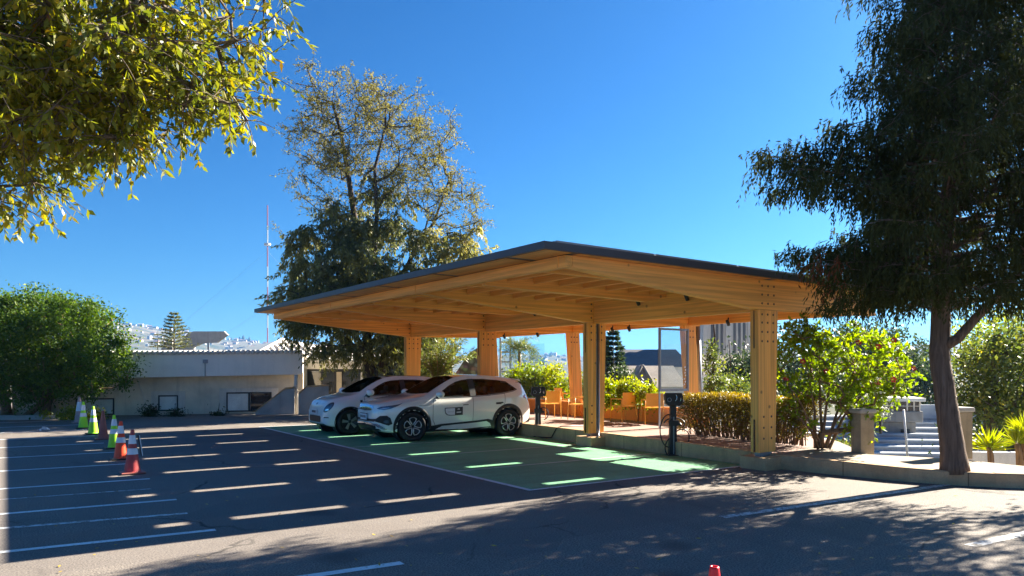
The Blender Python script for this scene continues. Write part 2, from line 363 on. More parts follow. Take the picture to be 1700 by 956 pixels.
def sample_ell(ells, n, shell=0.55):
    """points in a union of ellipsoids (cx,cy,cz,rx,ry,rz[,weight]); biased to the outside"""
    E = np.array([list(e[:6]) for e in ells]); w = np.array([(e[6] if len(e) > 6 else 1.0)*e[3]*e[4]*e[5] for e in ells]) ; w /= w.sum()
    k = RNG.choice(len(ells), n, p=w); r = (shell+(1-shell)*RNG.random(n))**(1/1.4) if shell < 1 else np.ones(n)
    r = np.where(RNG.random(n) < 0.3, RNG.random(n)**(1/3), r)
    return E[k, :3]+rdir(n)*r[:, None]*E[k, 3:6]
def skeleton(trunk, targets, steps=4, jit=0.12, up=0.5):
    """connect targets to a trunk polyline; returns nodes, parents"""
    N = [np.array(p, float) for p in trunk]; par = [-1]+list(range(len(trunk)-1))
    T = np.array(targets); order = np.argsort(np.min([np.linalg.norm(T-p, axis=1) for p in N], axis=0))
    for i in order:
        c = T[i]; A = np.array(N); d = np.linalg.norm(A-c, axis=1)
        d = d+np.maximum(0, A[:, 2]-c[2]+0.2)*up+np.arange(len(N))*1e-6
        d[0] += 1.0
        j = int(np.argmin(d)); a = A[j]; ln = np.linalg.norm(c-a); k = max(1, int(min(steps, ln/0.35)))
        prev = j
        for q in range(1, k+1):
            f = q/k; p = a+(c-a)*f; p = p+RNG.normal(size=3)*jit*ln*0.5*math.sin(f*math.pi)+np.array([0, 0, 0.10*ln*math.sin(f*math.pi)])
            N.append(p if q < k else c); par.append(prev); prev = len(N)-1
    return np.array(N), par
def limbs(N, par, ntrunk, r_tip, r_base, power=2.2):
    cnt = np.zeros(len(N)); kids = [0]*len(N)
    for i, p in enumerate(par):
        if p >= 0: kids[p] += 1
    for i in range(len(N)-1, -1, -1):
        if kids[i] == 0: cnt[i] += 1
        if par[i] >= 0: cnt[par[i]] += cnt[i]
    r = r_tip*np.maximum(cnt, 1)**(1/power); s = r_base/r[0]
    r = r*(1+(s-1)*(np.minimum(1, cnt/cnt[0])**0.5))
    b = MB()
    for i, p in enumerate(par):
        if p >= 0:
            big = r[i] > 0.03
            ra = r[p] if i < ntrunk else min(r[p], r[i]*1.35)
            b.tube([N[p], N[i]] if not big else [N[p], (N[p]+N[i])/2, N[i]], [ra, r[i]] if not big else [ra, (ra+r[i])/2, r[i]], 9 if i < ntrunk else (6 if big else 4), False)
    return b
def tree(name, label, cat, base, trunk, ells, ntarget, nleaf, L, W, leaf, bark_m, spread=0.5, r_tip=0.012, r_base=0.2, group=None, droop=0.0, shell=0.5, jit=0.14, up=0.5, face_out=0.0, steps=4, tintbias=None, twigs=0):
    base = Vector(base); root = thing(name, label, cat, base, 0, group)
    b0 = np.array(base)
    tr = [np.array(p, float)-b0 for p in trunk]; el = [(e[0]-b0[0], e[1]-b0[1], e[2]-b0[2])+tuple(e[3:]) for e in ells]
    T = sample_ell(el, ntarget, shell)
    N, par = skeleton(tr, T, steps, jit, up)
    tw = limbs(N, par, len(tr), r_tip, r_base)
    tips = N[len(tr):] ; k = RNG.integers(0, len(T), nleaf)
    cl = 0.5+0.9*RNG.random(len(T))
    P = T[k]+RNG.normal(size=(nleaf, 3))*spread*0.5*cl[k][:, None]
    D = rdir(nleaf); D[:, 2] -= droop; Nn = rdir(nleaf)*(1-face_out)+np.array([0, 0, 1.0])*0.6
    ctint = RNG.random(len(T)); tint = 0.45*ctint[k]+0.55*RNG.random(nleaf)
    if tintbias is not None: tint = tint+tintbias(P+b0)
    if twigs:                                            # leaves sit along short twigs
        nt_ = len(T)*twigs; kk = np.repeat(np.arange(len(T)), twigs); td = rdir(nt_); td[:, 2] = td[:, 2]*.7-droop*.8; td /= np.linalg.norm(td, axis=1, keepdims=True)
        tl = spread*(.6+.9*RNG.random(nt_)); a = T[kk]; e_ = a+td*tl[:, None]+np.array([0, 0, -.12])*(tl**2)[:, None]
        for i in range(nt_): tw.tube([a[i], (a[i]+e_[i])/2+np.array([0, 0, .02]), e_[i]], [r_tip*.55, r_tip*.4, r_tip*.25], 3, False)
        q = RNG.integers(0, nt_, nleaf); f = .12+.88*RNG.random(nleaf)**.8; P = a[q]+(e_-a)[q]*f[:, None]+RNG.normal(size=(nleaf, 3))*.004; k = kk[q]
        D = td[q]*.6+rdir(nleaf)*.75; D[:, 2] -= droop; tint = .4*ctint[k]+.6*RNG.random(nleaf)
    tw.build('trunk', bark_m, root, True)
    leaf_mesh('crown', P, D, Nn, L*(0.6+0.7*RNG.random(nleaf)), W*(0.6+0.7*RNG.random(nleaf)), tint, leaf, root)
    return root

def car_paint(name, c, metal):
    m, nt, out = new_mat(name)
    p = nt.nodes.new('ShaderNodeBsdfPrincipled'); p.inputs['Roughness'].default_value = .28; p.inputs['Metallic'].default_value = metal; p.inputs['Coat Weight'].default_value = 1; p.inputs['Coat Roughness'].default_value = .04
    nt.links.new(ramp(nt, noise(nt, 2.5, 4, .6, coords(nt)), [(.3, tuple(x*.95 for x in c)), (.7, c)]), p.inputs['Base Color'])
    d = nt.nodes.new('ShaderNodeBsdfDiffuse'); d.inputs[0].default_value = (.06, .06, .06, 1)      # the inside of the shell is dark lining
    g = nt.nodes.new('ShaderNodeNewGeometry'); mx = nt.nodes.new('ShaderNodeMixShader')
    nt.links.new(g.outputs['Backfacing'], mx.inputs[0]); nt.links.new(p.outputs[0], mx.inputs[1]); nt.links.new(d.outputs[0], mx.inputs[2]); nt.links.new(mx.outputs[0], out.inputs[0]); return m
M['car_white'] = car_paint('white_car_paint', (0.88, 0.89, 0.86), 0); M['car_silver'] = car_paint('pearl_car_paint', (0.82, 0.84, 0.80), .1)
M['seat'] = simple('pale_seat_cover', (0.55, 0.54, 0.52), .7); M['cabin'] = simple('cabin_plastic', (0.03, 0.03, 0.032), .7)
# ================================================================== THE SETTING
# ---- far ground and hills: one sheet to the horizon
def crest(az):                               # height of the skyline above eye level, tangent, by azimuth (deg)
    xs = [-70, -48, -36, -32, -27.5, -24, -20, -17.5, -14, -6, 0, 6, 14, 26, 36, 50, 70]
    ys = [.03, .040, .048, .052, .050, .042, .033, .027, .019, .015, .0165, .0160, .018, .024, .030, .034, .03]
    return float(np.interp(az, xs, ys))
def terrain():
    rs = [9, 14, 20, 30, 45, 70, 110, 200, 400, 700, 1000, 1300, 1600, 1900, 2200, 2500, 2800, 3200, 4000, 5200]
    azs = np.arange(-180, 180, 1.0); vs = []; fs = []
    def ln(az, s): return math.sin(az*.71+s)*.5+math.sin(az*1.93+s*2)*.3+math.sin(az*4.1+s*3)*.2
    for r in rs:
        for az in azs:
            a = rad(az); z = -6.0
            if r > 700:
                t = min(1, max(0, (r-900)/1600)); t = t*t*(3-2*t)
                c = crest(az) if abs(az) < 70 else 0.03
                z = -6+t*(c*2500+8+2500*.0018*ln(az, 1))+6*ln(az*2+r*.01, r)*t*(1-t)*4
                if r > 2600: z -= (r-2600)*0.02
            vs.append((r*math.sin(a), r*math.cos(a), z))
    n = len(azs)
    for i in range(len(rs)-1):
        for k in range(n): fs.append((i*n+k, i*n+(k+1) % n, (i+1)*n+(k+1) % n, (i+1)*n+k))
    fs.append(tuple(range(n)))
    b = MB(); b.add(vs, fs); return b
m, nt, out = new_mat('hill_ground'); v = coords(nt)
n1 = noise(nt, 0.012, 6, 0.6, v); n2 = noise(nt, 0.05, 4, 0.6, v)
c1 = ramp(nt, n1, [(0.35, (0.05, 0.062, 0.035)), (0.5, (0.10, 0.095, 0.06)), (0.68, (0.20, 0.16, 0.11))])
c1 = mixc(nt, ramp(nt, n2, [(0.5, 0.0), (0.7, 0.7)]), c1, (0.035, 0.05, 0.03))
princ(nt, out, c1, 0.95, 0, None, 0.1); M['hill'] = m
TERR = terrain().build('terrain', M['hill'], None, True)
structure(TERR, 'low ground and distant hills rising behind the car park', 'terrain')
def hill_z(az, r):
    res = TERRBVH.ray_cast(Vector((r*math.sin(az), r*math.cos(az), 900)), Vector((0, 0, -1)))
    return res[0].z if res[0] is not None else -6
_bm = bmesh.new(); _bm.from_mesh(TERR.data); TERRBVH = BVHTree.FromBMesh(_bm); _bm.free()

# ---- car park slab: top at z = 0 (local x = v, y = u)
KERB = [(5.12, 60.0), (5.12, 16.0), (5.12, 7.6), (5.12, 2.0), (5.14, -0.6), (5.3, -1.6), (5.5, -2.6), (5.75, -3.25), (6.1, -3.8), (6.75, -4.5), (8.0, -5.6), (10.0, -7.3), (14, -10.5), (40, -31)]
def ztop(u): return min(0.33, max(0.22, 0.22+(u+3.2)*0.0150))
b = MB(); poly = [(x, y, 0) for x, y in KERB]+[(40, -60, 0), (-70, -60, 0), (-70, 60, 0)]
b.prism([(p[0]+(0.02 if i < len(KERB) else 0), p[1], 0) for i, p in enumerate(poly)], (0, 0, -7.5))
lot = inbay(b.build('parking_lot', M['asphalt'])); structure(lot, 'dark worn asphalt car park with fine cracks', 'car park')
# ---- terrace (pavement) and kerb
def offset_line(line, d):
    o = []
    for i, p in enumerate(line):
        a = Vector(line[max(0, i-1)]); c = Vector(line[min(len(line)-1, i+1)]); t = (c-a).normalized()
        o.append((p[0]-t.y*d, p[1]+t.x*d))
    return o
KIN = offset_line(KERB, 0.16)
k = MB()
for i in range(1, len(KERB)-1):
    a, c = KERB[i], KERB[i+1]; ai, ci = KIN[i], KIN[i+1]; za, zc = ztop(a[1]), ztop(c[1])
    if i == 7: za = zc = 0.215                        # the kerb steps a little where the tree stands
    vs = [(a[0], a[1], -0.3), (c[0], c[1], -0.3), (c[0], c[1], zc-.02), (a[0], a[1], za-.02), (a[0]+(ai[0]-a[0])*.12, a[1]+(ai[1]-a[1])*.12, za), (c[0]+(ci[0]-c[0])*.12, c[1]+(ci[1]-c[1])*.12, zc), (ci[0], ci[1], zc), (ai[0], ai[1], za), (ci[0], ci[1], -.3), (ai[0], ai[1], -.3)]
    k.add(vs, [(0, 1, 2, 3), (3, 2, 5, 4), (4, 5, 6, 7), (7, 6, 8, 9), (0, 3, 4, 7, 9), (1, 8, 6, 5, 2)])
kerb = inbay(k.build('kerb', M['kerb'])); structure(kerb, 'stained concrete kerb along the raised terrace', 'kerb')
BACK = [(9.0, 16.0), (9.0, 7.6), (9.0, 2.0), (8.4, .3), (6.75, -1.35), (7.3, -2.2), (7.58, -2.6), (7.5, -3.4), (7.5, -3.9), (8.6, -5.3), (11, -7.3), (15, -10.5)]
def terr(i0, i1, dz, name, mat, lab):
    b = MB()
    for i in range(i0, i1):
        a, c = KIN[i+1], KIN[i+2]; d, e = BACK[i+1], BACK[i]
        a, c = KIN[i+1], KIN[i+2]; bk0, bk1 = BACK[i], BACK[i+1]
        z0, z1 = ztop(a[1])+dz, ztop(c[1])+dz
        b.add([(a[0], a[1], z0), (c[0], c[1], z1), (bk1[0], bk1[1], z1), (bk0[0], bk0[1], z0)], [(0, 1, 2, 3)])
        b.add([(bk1[0], bk1[1], z1), (bk0[0], bk0[1], z0), (bk0[0], bk0[1], -4), (bk1[0], bk1[1], -4)], [(0, 1, 2, 3)])
    return structure(inbay(b.build(name, mat)), lab, 'pavement')
terr(0, 3, -0.006, 'terrace_pavement', M['paving'], 'pinkish tiled terrace floor behind the kerb')
terr(3, 10, -0.008, 'pavement', M['sidewalk'], 'sunlit beige concrete pavement at the corner')
# planting soil strip under hedge and shrubs
# embankment falling away behind the terrace
b = MB(); prof = [(8.98, .05), (9.6, 0.25), (11.5, -0.4), (16, -2.2), (24, -4.5), (34, -5.9)]
us = np.arange(3.0, 41, 2.0)
vs = [(v_, u_, z_+(0.25*math.sin(u_*1.3+v_) if 9.3 < v_ < 30 else 0)) for u_ in us for (v_, z_) in prof]
n = len(prof); b.add(vs, [(i*n+j, (i+1)*n+j, (i+1)*n+j+1, i*n+j+1) for i in range(len(us)-1) for j in range(n-1)])
m, nt, out = new_mat('soil'); v = coords(nt)
princ(nt, out, ramp(nt, noise(nt, 1.5, 6, 0.65, v), [(0.35, (0.05, 0.045, 0.02)), (0.6, (0.10, 0.085, 0.045)), (0.75, (0.07, 0.10, 0.03))]), 0.95, 0, None, 0.1); M['soil'] = m
structure(inbay(b.build('embankment', M['soil'], None, True)), 'planted bank falling away behind the orange wall', 'bank')

# ---- painted green bays and lines
b = MB(); b.add([(0.0, 0.0, .004), (5.10, 0, .004), (5.10, 14.4, .004), (0, 14.4, .004)], [(0, 1, 2, 3)])
structure(inbay(b.build('green_bay_paint', M['green'])), 'green painted surface of the charging bays', 'road marking')
b = MB()
def line(b, p, q, w, z=.008):
    p = Vector((p[0], p[1], z)); q = Vector((q[0], q[1], z)); t = (q-p).normalized(); s = Vector((-t.y, t.x, 0))*w/2
    b.add([p-s, q-s, q+s, p+s], [(0, 1, 2, 3)])
b1 = MB(); line(b1, (0, -.04), (0, 14.45), .10); line(b1, (.05, 0.0), (5.0, 0.0), .08, .0082); line(b1, (0.05, 14.4), (5.0, 14.4), .08, .0082)
structure(inbay(b1.build('bay_border_line', M['white_line'])), 'white border line round the green bays', 'road marking')
for i in range(1, 6): line(b, (.06, 2.4*i), (5.0, 2.4*i), .07)
structure(inbay(b.build('bay_divider_lines', M['pale_line'])), 'pale divider lines between the green bays', 'road marking')
b = MB(); bw = MB()
for i in range(-1, 11):
    u0 = -0.22+2.355*i
    line(b, (-4.55-(.3 if i > 2 else 0)*0, u0), (-9.6, u0+.30), .11, .0045)
line(b, (-3.42, -2.72), (-8.6, -2.42), .12, .0045)
line(bw, (-4.62, 1.0), (-9.4, 1.6), .10, .004); line(bw, (-4.7, 3.35), (-9.4, 3.75), .06, .004)
line(bw, (.8, -2.97), (6.0, -3.25), .13, .004); line(bw, (1.75, -5.40), (7.4, -5.7), .13, .004)
structure(inbay(b.build('parking_lines', M['white_line'])), 'white painted parking lines on the left side', 'road marking')
structure(inbay(bw.build('worn_parking_lines', M['worn_line'])), 'flaking old parking lines on the asphalt', 'road marking')
# low kerb on the far left edge and rough edge in front of the building
b = MB(); p0, p1 = gp(-420, 702), gp(120, 696)
d = (p1-p0).normalized(); s = Vector((-d.y, d.x, 0))
b.prism([p0, p0+s*.25, p0+s*.25+Vector((0, 0, .16)), p0+Vector((0, 0, .16))], p1-p0)
structure(b.build('edge_kerb', M['conc']), 'pale kerb in front of the round bushy tree', 'kerb')

# utility cover, litter, fallen leaves
b = MB(); c = gp(75, 716)
for i in range(4):
    b.add([(random.uniform(-.2, .2), random.uniform(-.15, .15), random.uniform(.02, .14)) for _ in range(4)], [(0, 1, 2, 3), (0, 2, 1)])
tag(place(b.build('crumpled_paper', M['paper']), (c.x, c.y, .0)), 'crumpled white scrap of paper lying on the asphalt behind the cones', 'litter')
n = 90; P = np.zeros((n, 3))
for i in range(n):
    q = gp(random.uniform(60, 1650), random.uniform(800, 960)); P[i] = (q.x, q.y, .012)
fl = leaf_mesh('fallen_leaves', P, rdir(n)*np.array([1, 1, .12]), np.tile([0, 0, 1.0], (n, 1))+rdir(n)*.3, .05*(.6+RNG.random(n)), .025, RNG.random(n), leafmat('fallen_leaf', [(0, (.30, .16, .03)), (1, (.55, .42, .05))], .2), None)
tag(fl, 'scattered dry yellow leaves on the asphalt', 'leaves', kind='stuff')

# ================================================================== TIMBER CANOPY
U0, VC, VR = -0.342, 5.03, 8.19
can = thing('timber_canopy', 'long timber carport canopy with thin dark roof over the green charging bays', 'canopy', (FX, FY, 0), TH)
def slab(v): return 3.540-0.014*(v+.2)                  # underside of roof deck
BOLT = [None]
def bolt(v_, u_, z_, parent):
    if BOLT[0] is None:
        b = MB(); b.lathe([(0, .004), (.021, .004), (.021, -.01)], 10, (0, 0, 0), Matrix.Rotation(rad(90), 3, 'X')); BOLT[0] = o = b.build('bolt', M['bolt'], parent)
    else: o = BOLT[0].copy(); COL.objects.link(o); o.parent = parent
    o.location = (v_, u_, z_)
frames = [U0+4.8*i for i in range(4)]; mids = [U0+2.4+4.8*i for i in range(3)]
bt = .18
for i, u in enumerate(frames):                          # main tapered frames
    b = MB(); tipv = .47
    poly = [(tipv, 3.345), (4.78, 2.905), (5.34, 2.905), (8.6, 2.935), (8.6, slab(8.6)-.012), (tipv, slab(tipv)-.012)]
    b.prism([(v_, u-bt/2, z_) for v_, z_ in poly], (0, bt, 0)); BP = b.build('frame_beam', M['wood_v'], can, False, .006)
    for v_ in (4.88, 5.05, 5.22):
        for z_ in (3.02, 3.18, 3.34): bolt(v_, u-bt/2, z_, BP)
for u in mids:
    b = MB(); poly = [(.47, 3.30), (4.3, 3.20), (4.93, 3.33), (4.93, slab(4.9)-.012), (.47, slab(.47)-.012)]
    b.prism([(v_, u-.06, z_) for v_, z_ in poly], (0, .12, 0)); b.build('intermediate_beam', M['wood_v'], can, False, .005)
for i, u in enumerate(frames):                          # front columns with plinths
    b = MB(); zb = .30; zt_ = 2.9
    b.prism([(4.77, u-bt/2, zt_), (5.34, u-bt/2, zt_), (5.27, u-bt/2, zb), (4.79, u-bt/2, zb)], (0, bt, 0))
    BP = col = b.build('column', M['wood_z'], can, False, .006)
    for v_ in (4.88, 5.04, 5.20):
        for z_ in (2.33, 2.5, 2.67, 2.82)[0 if i == 0 else 1:]: bolt(v_, u-bt/2, z_, BP)
    for v_ in ((4.93, 5.15) if i != 1 else (4.90,)):
        for z_ in (.55, .75, .95): bolt(v_, u-bt/2, z_, BP)
    b = MB(); b.bx(4.762, 4.80, u-.008, u+.008, .31, .9); b.build('slot_plate', M['bolt'], col); b = MB(); b.bx(4.762, 4.80, u-.008, u+.008, 2.2, 2.89); b.build('slot_plate', M['bolt'], col)
    b = MB(); b.bx(4.86, 5.20, u-.06, u+.06, .22, .31); b.build('base_plate', M['steel'], can)
    b = MB(); b.bx(4.70, 5.45, u-.30, u+.27, -.1, .225); b.build('concrete_footing', M['kerb'], can, False, .012)
    if i:
        b = MB(); b.bx(4.735, 4.765, u-.055, u+.055, 2.93, 3.38); b.bx(4.70, 4.735, u+.01, u+.03, 2.93, 3.36); b.build('steel_hanger', M['blackmetal'], can)
    if i == 1:
        b = MB(); b.bx(5.03, 5.14, u-bt/2-.006, u-bt/2+.01, .3, 2.9); b.build('joint_strip', M['steel'], can)
        b = MB(); b.tube([(5.09, u-bt/2-.03, 2.95), (5.09, u-bt/2-.03, .42), (5.02, u-bt/2-.10, .25), (4.9, u-.30, .235)], .022, 8); b.build('conduit', M['zinc'], can, True)
for i, u in enumerate(frames[1:]):                      # leaning rear columns
    b = MB(); zb = .30
    b.prism([(8.02, u-bt/2, 2.94), (8.44, u-bt/2, 2.94), (8.60, u-bt/2, zb), (8.26, u-bt/2, zb)], (0, bt, 0))
    BP = b.build('rear_column', M['wood_z'], can, False, .006)
    for v_ in (8.12, 8.23, 8.34):
        for z_ in (2.64, 2.80): bolt(v_, u-bt/2, z_, BP)
# grey steel post beside the right-hand rear column
b = MB(); b.tube([(8.78, frames[1]+.02, -.2), (8.62, frames[1]+.02, 3.05)], .075, 12); b.build('steel_post', M['steel'], can, True)
# beams along the bays
for a, c in zip(frames[:-1], frames[1:]):
    b = MB(); b.bx(VC-.09, VC+.09, a+bt/2+.004, c-bt/2-.004, 2.885, slab(VC)-.014); b.build('longitudinal_beam', M['wood_u'], can, False, .006)
    b = MB(); b.bx(8.16, 8.32, a+bt/2+.004, c-bt/2-.004, 2.945, slab(8.3)-.014); b.build('rear_beam', M['wood_u'], can, False, .006)
b = MB(); b.bx(.33, .466, U0-bt/2, U0+14.4+bt/2, 3.343, slab(.4)-.012); b.build('front_beam', M['wood_u'], can, False, .006)
b = MB()
for u in (U0+4.8, U0+9.6): b.bx(.322, .34, u-.012, u+.012, 3.345, 3.52)
b.bx(.322, .34, U0+.07, U0+.10, 3.345, 3.52); b.build('beam_joint', M['wood_z'], can)
bays = [U0+2.4*i for i in range(6)]
slots = [u+.70 for u in bays]
for u in bays:                                          # ledgers and joists
    b = MB(); b.prism([(.48, u+.80, slab(.48)-.15), (VC-.1, u+.80, slab(VC)-.15), (VC-.1, u+.80, slab(VC)-.014), (.48, u+.80, slab(.48)-.014)], (0, .07, 0)); b.build('ledger', M['wood_v'], can)
    b = MB(); b.prism([(VC+.1, u+.80, slab(VC)-.15), (8.15, u+.80, slab(8.1)-.15), (8.15, u+.80, slab(8.1)-.014), (VC+.1, u+.80, slab(VC)-.014)], (0, .07, 0)); b.build('ledger', M['wood_v'], can)
jm = None
for u in bays:
    for j in range(13):
        v_ = .92+.585*j
        if abs(v_-VC) < .2: continue
        if jm is None:
            b = MB(); b.bx(-.025, .025, .875, 2.4-.095, -.115, 0); jo = b.build('joist', M['wood_u'], can); jm = jo
        else: jo = jm.copy(); COL.objects.link(jo); jo.parent = can
        jo.location = (v_, u, slab(v_)-.016)
# roof deck with open slots, soffit, solar panels
UA, UB, VA = U0-.293, U0+14.4+.293, -.204
SEG = [(1.07, 1.55), (1.9, 3.45), (3.8, 5.75), (6.55, 7.85)]
def rear(u): return 8.65 if u < 3.55 else 10.1
edges = [UA]+[s for s in slots]+[UB]; hw = .090
dk = MB(); so = MB()
def deckbox(b, v0, v1, u0, u1, t0, t1):
    z = lambda v_: slab(v_)
    vs = [(v_, u_, z(v_)+t) for v_ in (v0, v1) for u_ in (u0, u1) for t in (t0, t1)]
    b.add(vs, [(0, 1, 3, 2), (4, 6, 7, 5), (0, 4, 5, 1), (2, 3, 7, 6), (0, 2, 6, 4), (1, 5, 7, 3)])
for i in range(7):
    a = edges[i]+(hw if i else 0); c = edges[i+1]-(hw if i < 6 else 0)
    parts = [(a, c)] if not (a < 3.55 < c) else [(a, 3.55), (3.55, c)]
    for (a_, c_) in parts:
        r = rear((a_+c_)/2)
        deckbox(dk, VA, r, a_, c_, 0.0, .11)
        for (p, q) in ((VA+.06, .325), (.475, VC-.1), (VC+.1, 8.15), (8.34, r-.05)):
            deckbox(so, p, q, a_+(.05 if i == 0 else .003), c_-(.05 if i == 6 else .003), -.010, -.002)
for s_ in slots:
    r = rear(s_); cuts = [VA]+[x for sg in SEG for x in sg]+([8.35, 9.3] if r > 9 else [])+[r]
    for j in range(0, len(cuts), 2): deckbox(dk, cuts[j], cuts[j+1], s_-hw+.001, s_+hw-.001, 0.002, .108)
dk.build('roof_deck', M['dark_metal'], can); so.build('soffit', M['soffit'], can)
sp = None
for i in range(7):
    a = edges[i]+(hw+.02 if i else .30); c = edges[i+1]-(hw+.02 if i < 6 else .30)
    if c-a < .2: continue
    for j in range(4):
        v0 = .25+2.05*j; v1 = v0+2.0
        b = MB(); deckbox(b, v0, v1, a, c, .165, .205); f = b.build('solar_panel', M['panel_edge'], can)
        b = MB(); deckbox(b, v0+.03, v1-.03, a+.03, c-.03, .206, .209); b.build('solar_cells', M['solar'], f)
        b = MB(); deckbox(b, v0+.3, v0+.36, a+.1, c-.1, .109, .164); deckbox(b, v1-.36, v1-.3, a+.1, c-.1, .109, .164); b.build('mounting_rail', M['steel'], f)
# spotlights under the beams
def spot(v_, u_, z_):
    b = MB(); b.bx(v_-.012, v_+.012, u_-.012, u_+.012, z_, z_+.07); R = Matrix.Rotation(rad(-28), 3, 'Y')
    b.lathe([(0, -.085), (.036, -.085), (.042, -.07), (.042, .05), (.03, .07), (0, .07)], 12, (v_-.02, u_, z_-.05), R); b.build('spotlight', M['black'], can, True)
for (v_, u_) in ((4.85, 1.35), (4.85, 2.75), (4.85, 6.6), (4.85, 11.4)): spot(v_, u_, 3.33)
for (v_, u_) in ((8.08, 3.0), (8.08, 6.5), (8.08, 7.2), (8.08, 10.9), (8.08, 12.9)): spot(v_, u_, 3.0)

# glass wind screens on the terrace
def screen(label, a, c, z0, z1, mid, fm, name='glass_screen', gm='glass'):
    a = Vector((a[0], a[1], 0)); c = Vector((c[0], c[1], 0)); t = (c-a); L = t.length; ang = math.atan2(t.y, t.x)
    w = U(a.y, a.x, 0); r = thing(name, label, 'glass screen', (w.x, w.y, z0), TH+ang)
    H_ = z1-z0; b = MB()
    b.bx(0, .05, -.025, .025, mid or 0, H_); b.bx(L-.05, L, -.025, .025, mid or 0, H_); b.bx(.051, L-.051, -.022, .022, H_-.05, H_)
    b.bx(.051, L-.051, -.022, .022, (mid or 0), (mid or 0)+.06); b.build('frame', fm, r)
    b = MB(); b.bx(.052, L-.052, -.006, .006, (mid or 0)+.062, H_-.052); b.build('pane', M[gm], r)
    if mid:
        b = MB(); b.bx(.002, L-.002, -.008, .008, .02, mid-.004); b.build('lower_pane', M['glass'], r)
        b = MB(); b.bx(.004, .03, -.02, .02, 0, mid-.003); b.build('foot', M['zinc'], r)
    return r
s1 = screen('framed tinted glass screen standing beside the right-hand rear column', (6.95, 4.22), (8.0, 4.22), .32, 2.84, .93, M['steel'], 'glass_screen', 'tint_glass')
b = MB()
for i, (x, z) in enumerate([(.90, 1.10), (.93, 1.17), (.90, 1.24), (.94, 1.33), (.92, 1.40), (.94, 1.47), (.92, 1.54)]): b.bx(x-.018, x+.018, -.010, -.0075, z-.022, z+.018)
b.build('lettering', M['plate'], s1)
w_ = U(11.2, 8.57); gsc = thing('glass_screen', 'clear frameless glass screen on the orange wall behind the silver crossover', 'glass screen', (w_.x, w_.y, .765), TH)
b = MB(); b.bx(-.006, .006, 0, 2.7, .03, 1.9); b.build('pane', M['glass'], gsc); b = MB(); b.bx(-.025, .025, 0, 2.7, 0, .029); b.build('bottom_channel', M['zinc'], gsc)

# orange planter wall
b = MB(); b.bx(8.47, 8.67, 4.1, 16.2, .1, .76)
ow = inbay(b.build('planter_wall', M['orange_wall'], None, False, .012)); tag(ow, 'low orange rendered planter wall at the back of the terrace', 'wall')
# ================================================================== CARS
def interp(tab, x):
    xs = [t[0] for t in tab]; ys = [t[1] for t in tab]
    # monotone-ish cubic
    n = len(xs)
    if x <= xs[0]: return ys[0]
    if x >= xs[-1]: return ys[-1]
    i = max(j for j in range(n-1) if xs[j] <= x)
    def sl(k):
        if k == 0: return (ys[1]-ys[0])/(xs[1]-xs[0])
        if k == n-1: return (ys[-1]-ys[-2])/(xs[-1]-xs[-2])
        d0 = (ys[k]-ys[k-1])/(xs[k]-xs[k-1]); d1 = (ys[k+1]-ys[k])/(xs[k+1]-xs[k])
        return 0 if d0*d1 <= 0 else 2*d0*d1/(d0+d1)
    h = xs[i+1]-xs[i]; t = (x-xs[i])/h; m0, m1 = sl(i)*h, sl(i+1)*h
    return (2*t**3-3*t*t+1)*ys[i]+(t**3-2*t*t+t)*m0+(-2*t**3+3*t*t)*ys[i+1]+(t**3-t*t)*m1
def catmull(pts, per):
    P = [Vector((p[0], p[1])) for p in pts]; o = []
    P = [P[0]*2-P[1]]+P+[P[-1]*2-P[-2]]
    for i in range(1, len(P)-2):
        for k in range(per):
            t = k/per; a, b, c, d = P[i-1], P[i], P[i+1], P[i+2]
            o.append(.5*((2*b)+(c-a)*t+(2*a-5*b+4*c-d)*t*t+(3*b-a-3*c+d)*t**3))
    o.append(P[-2]); return o
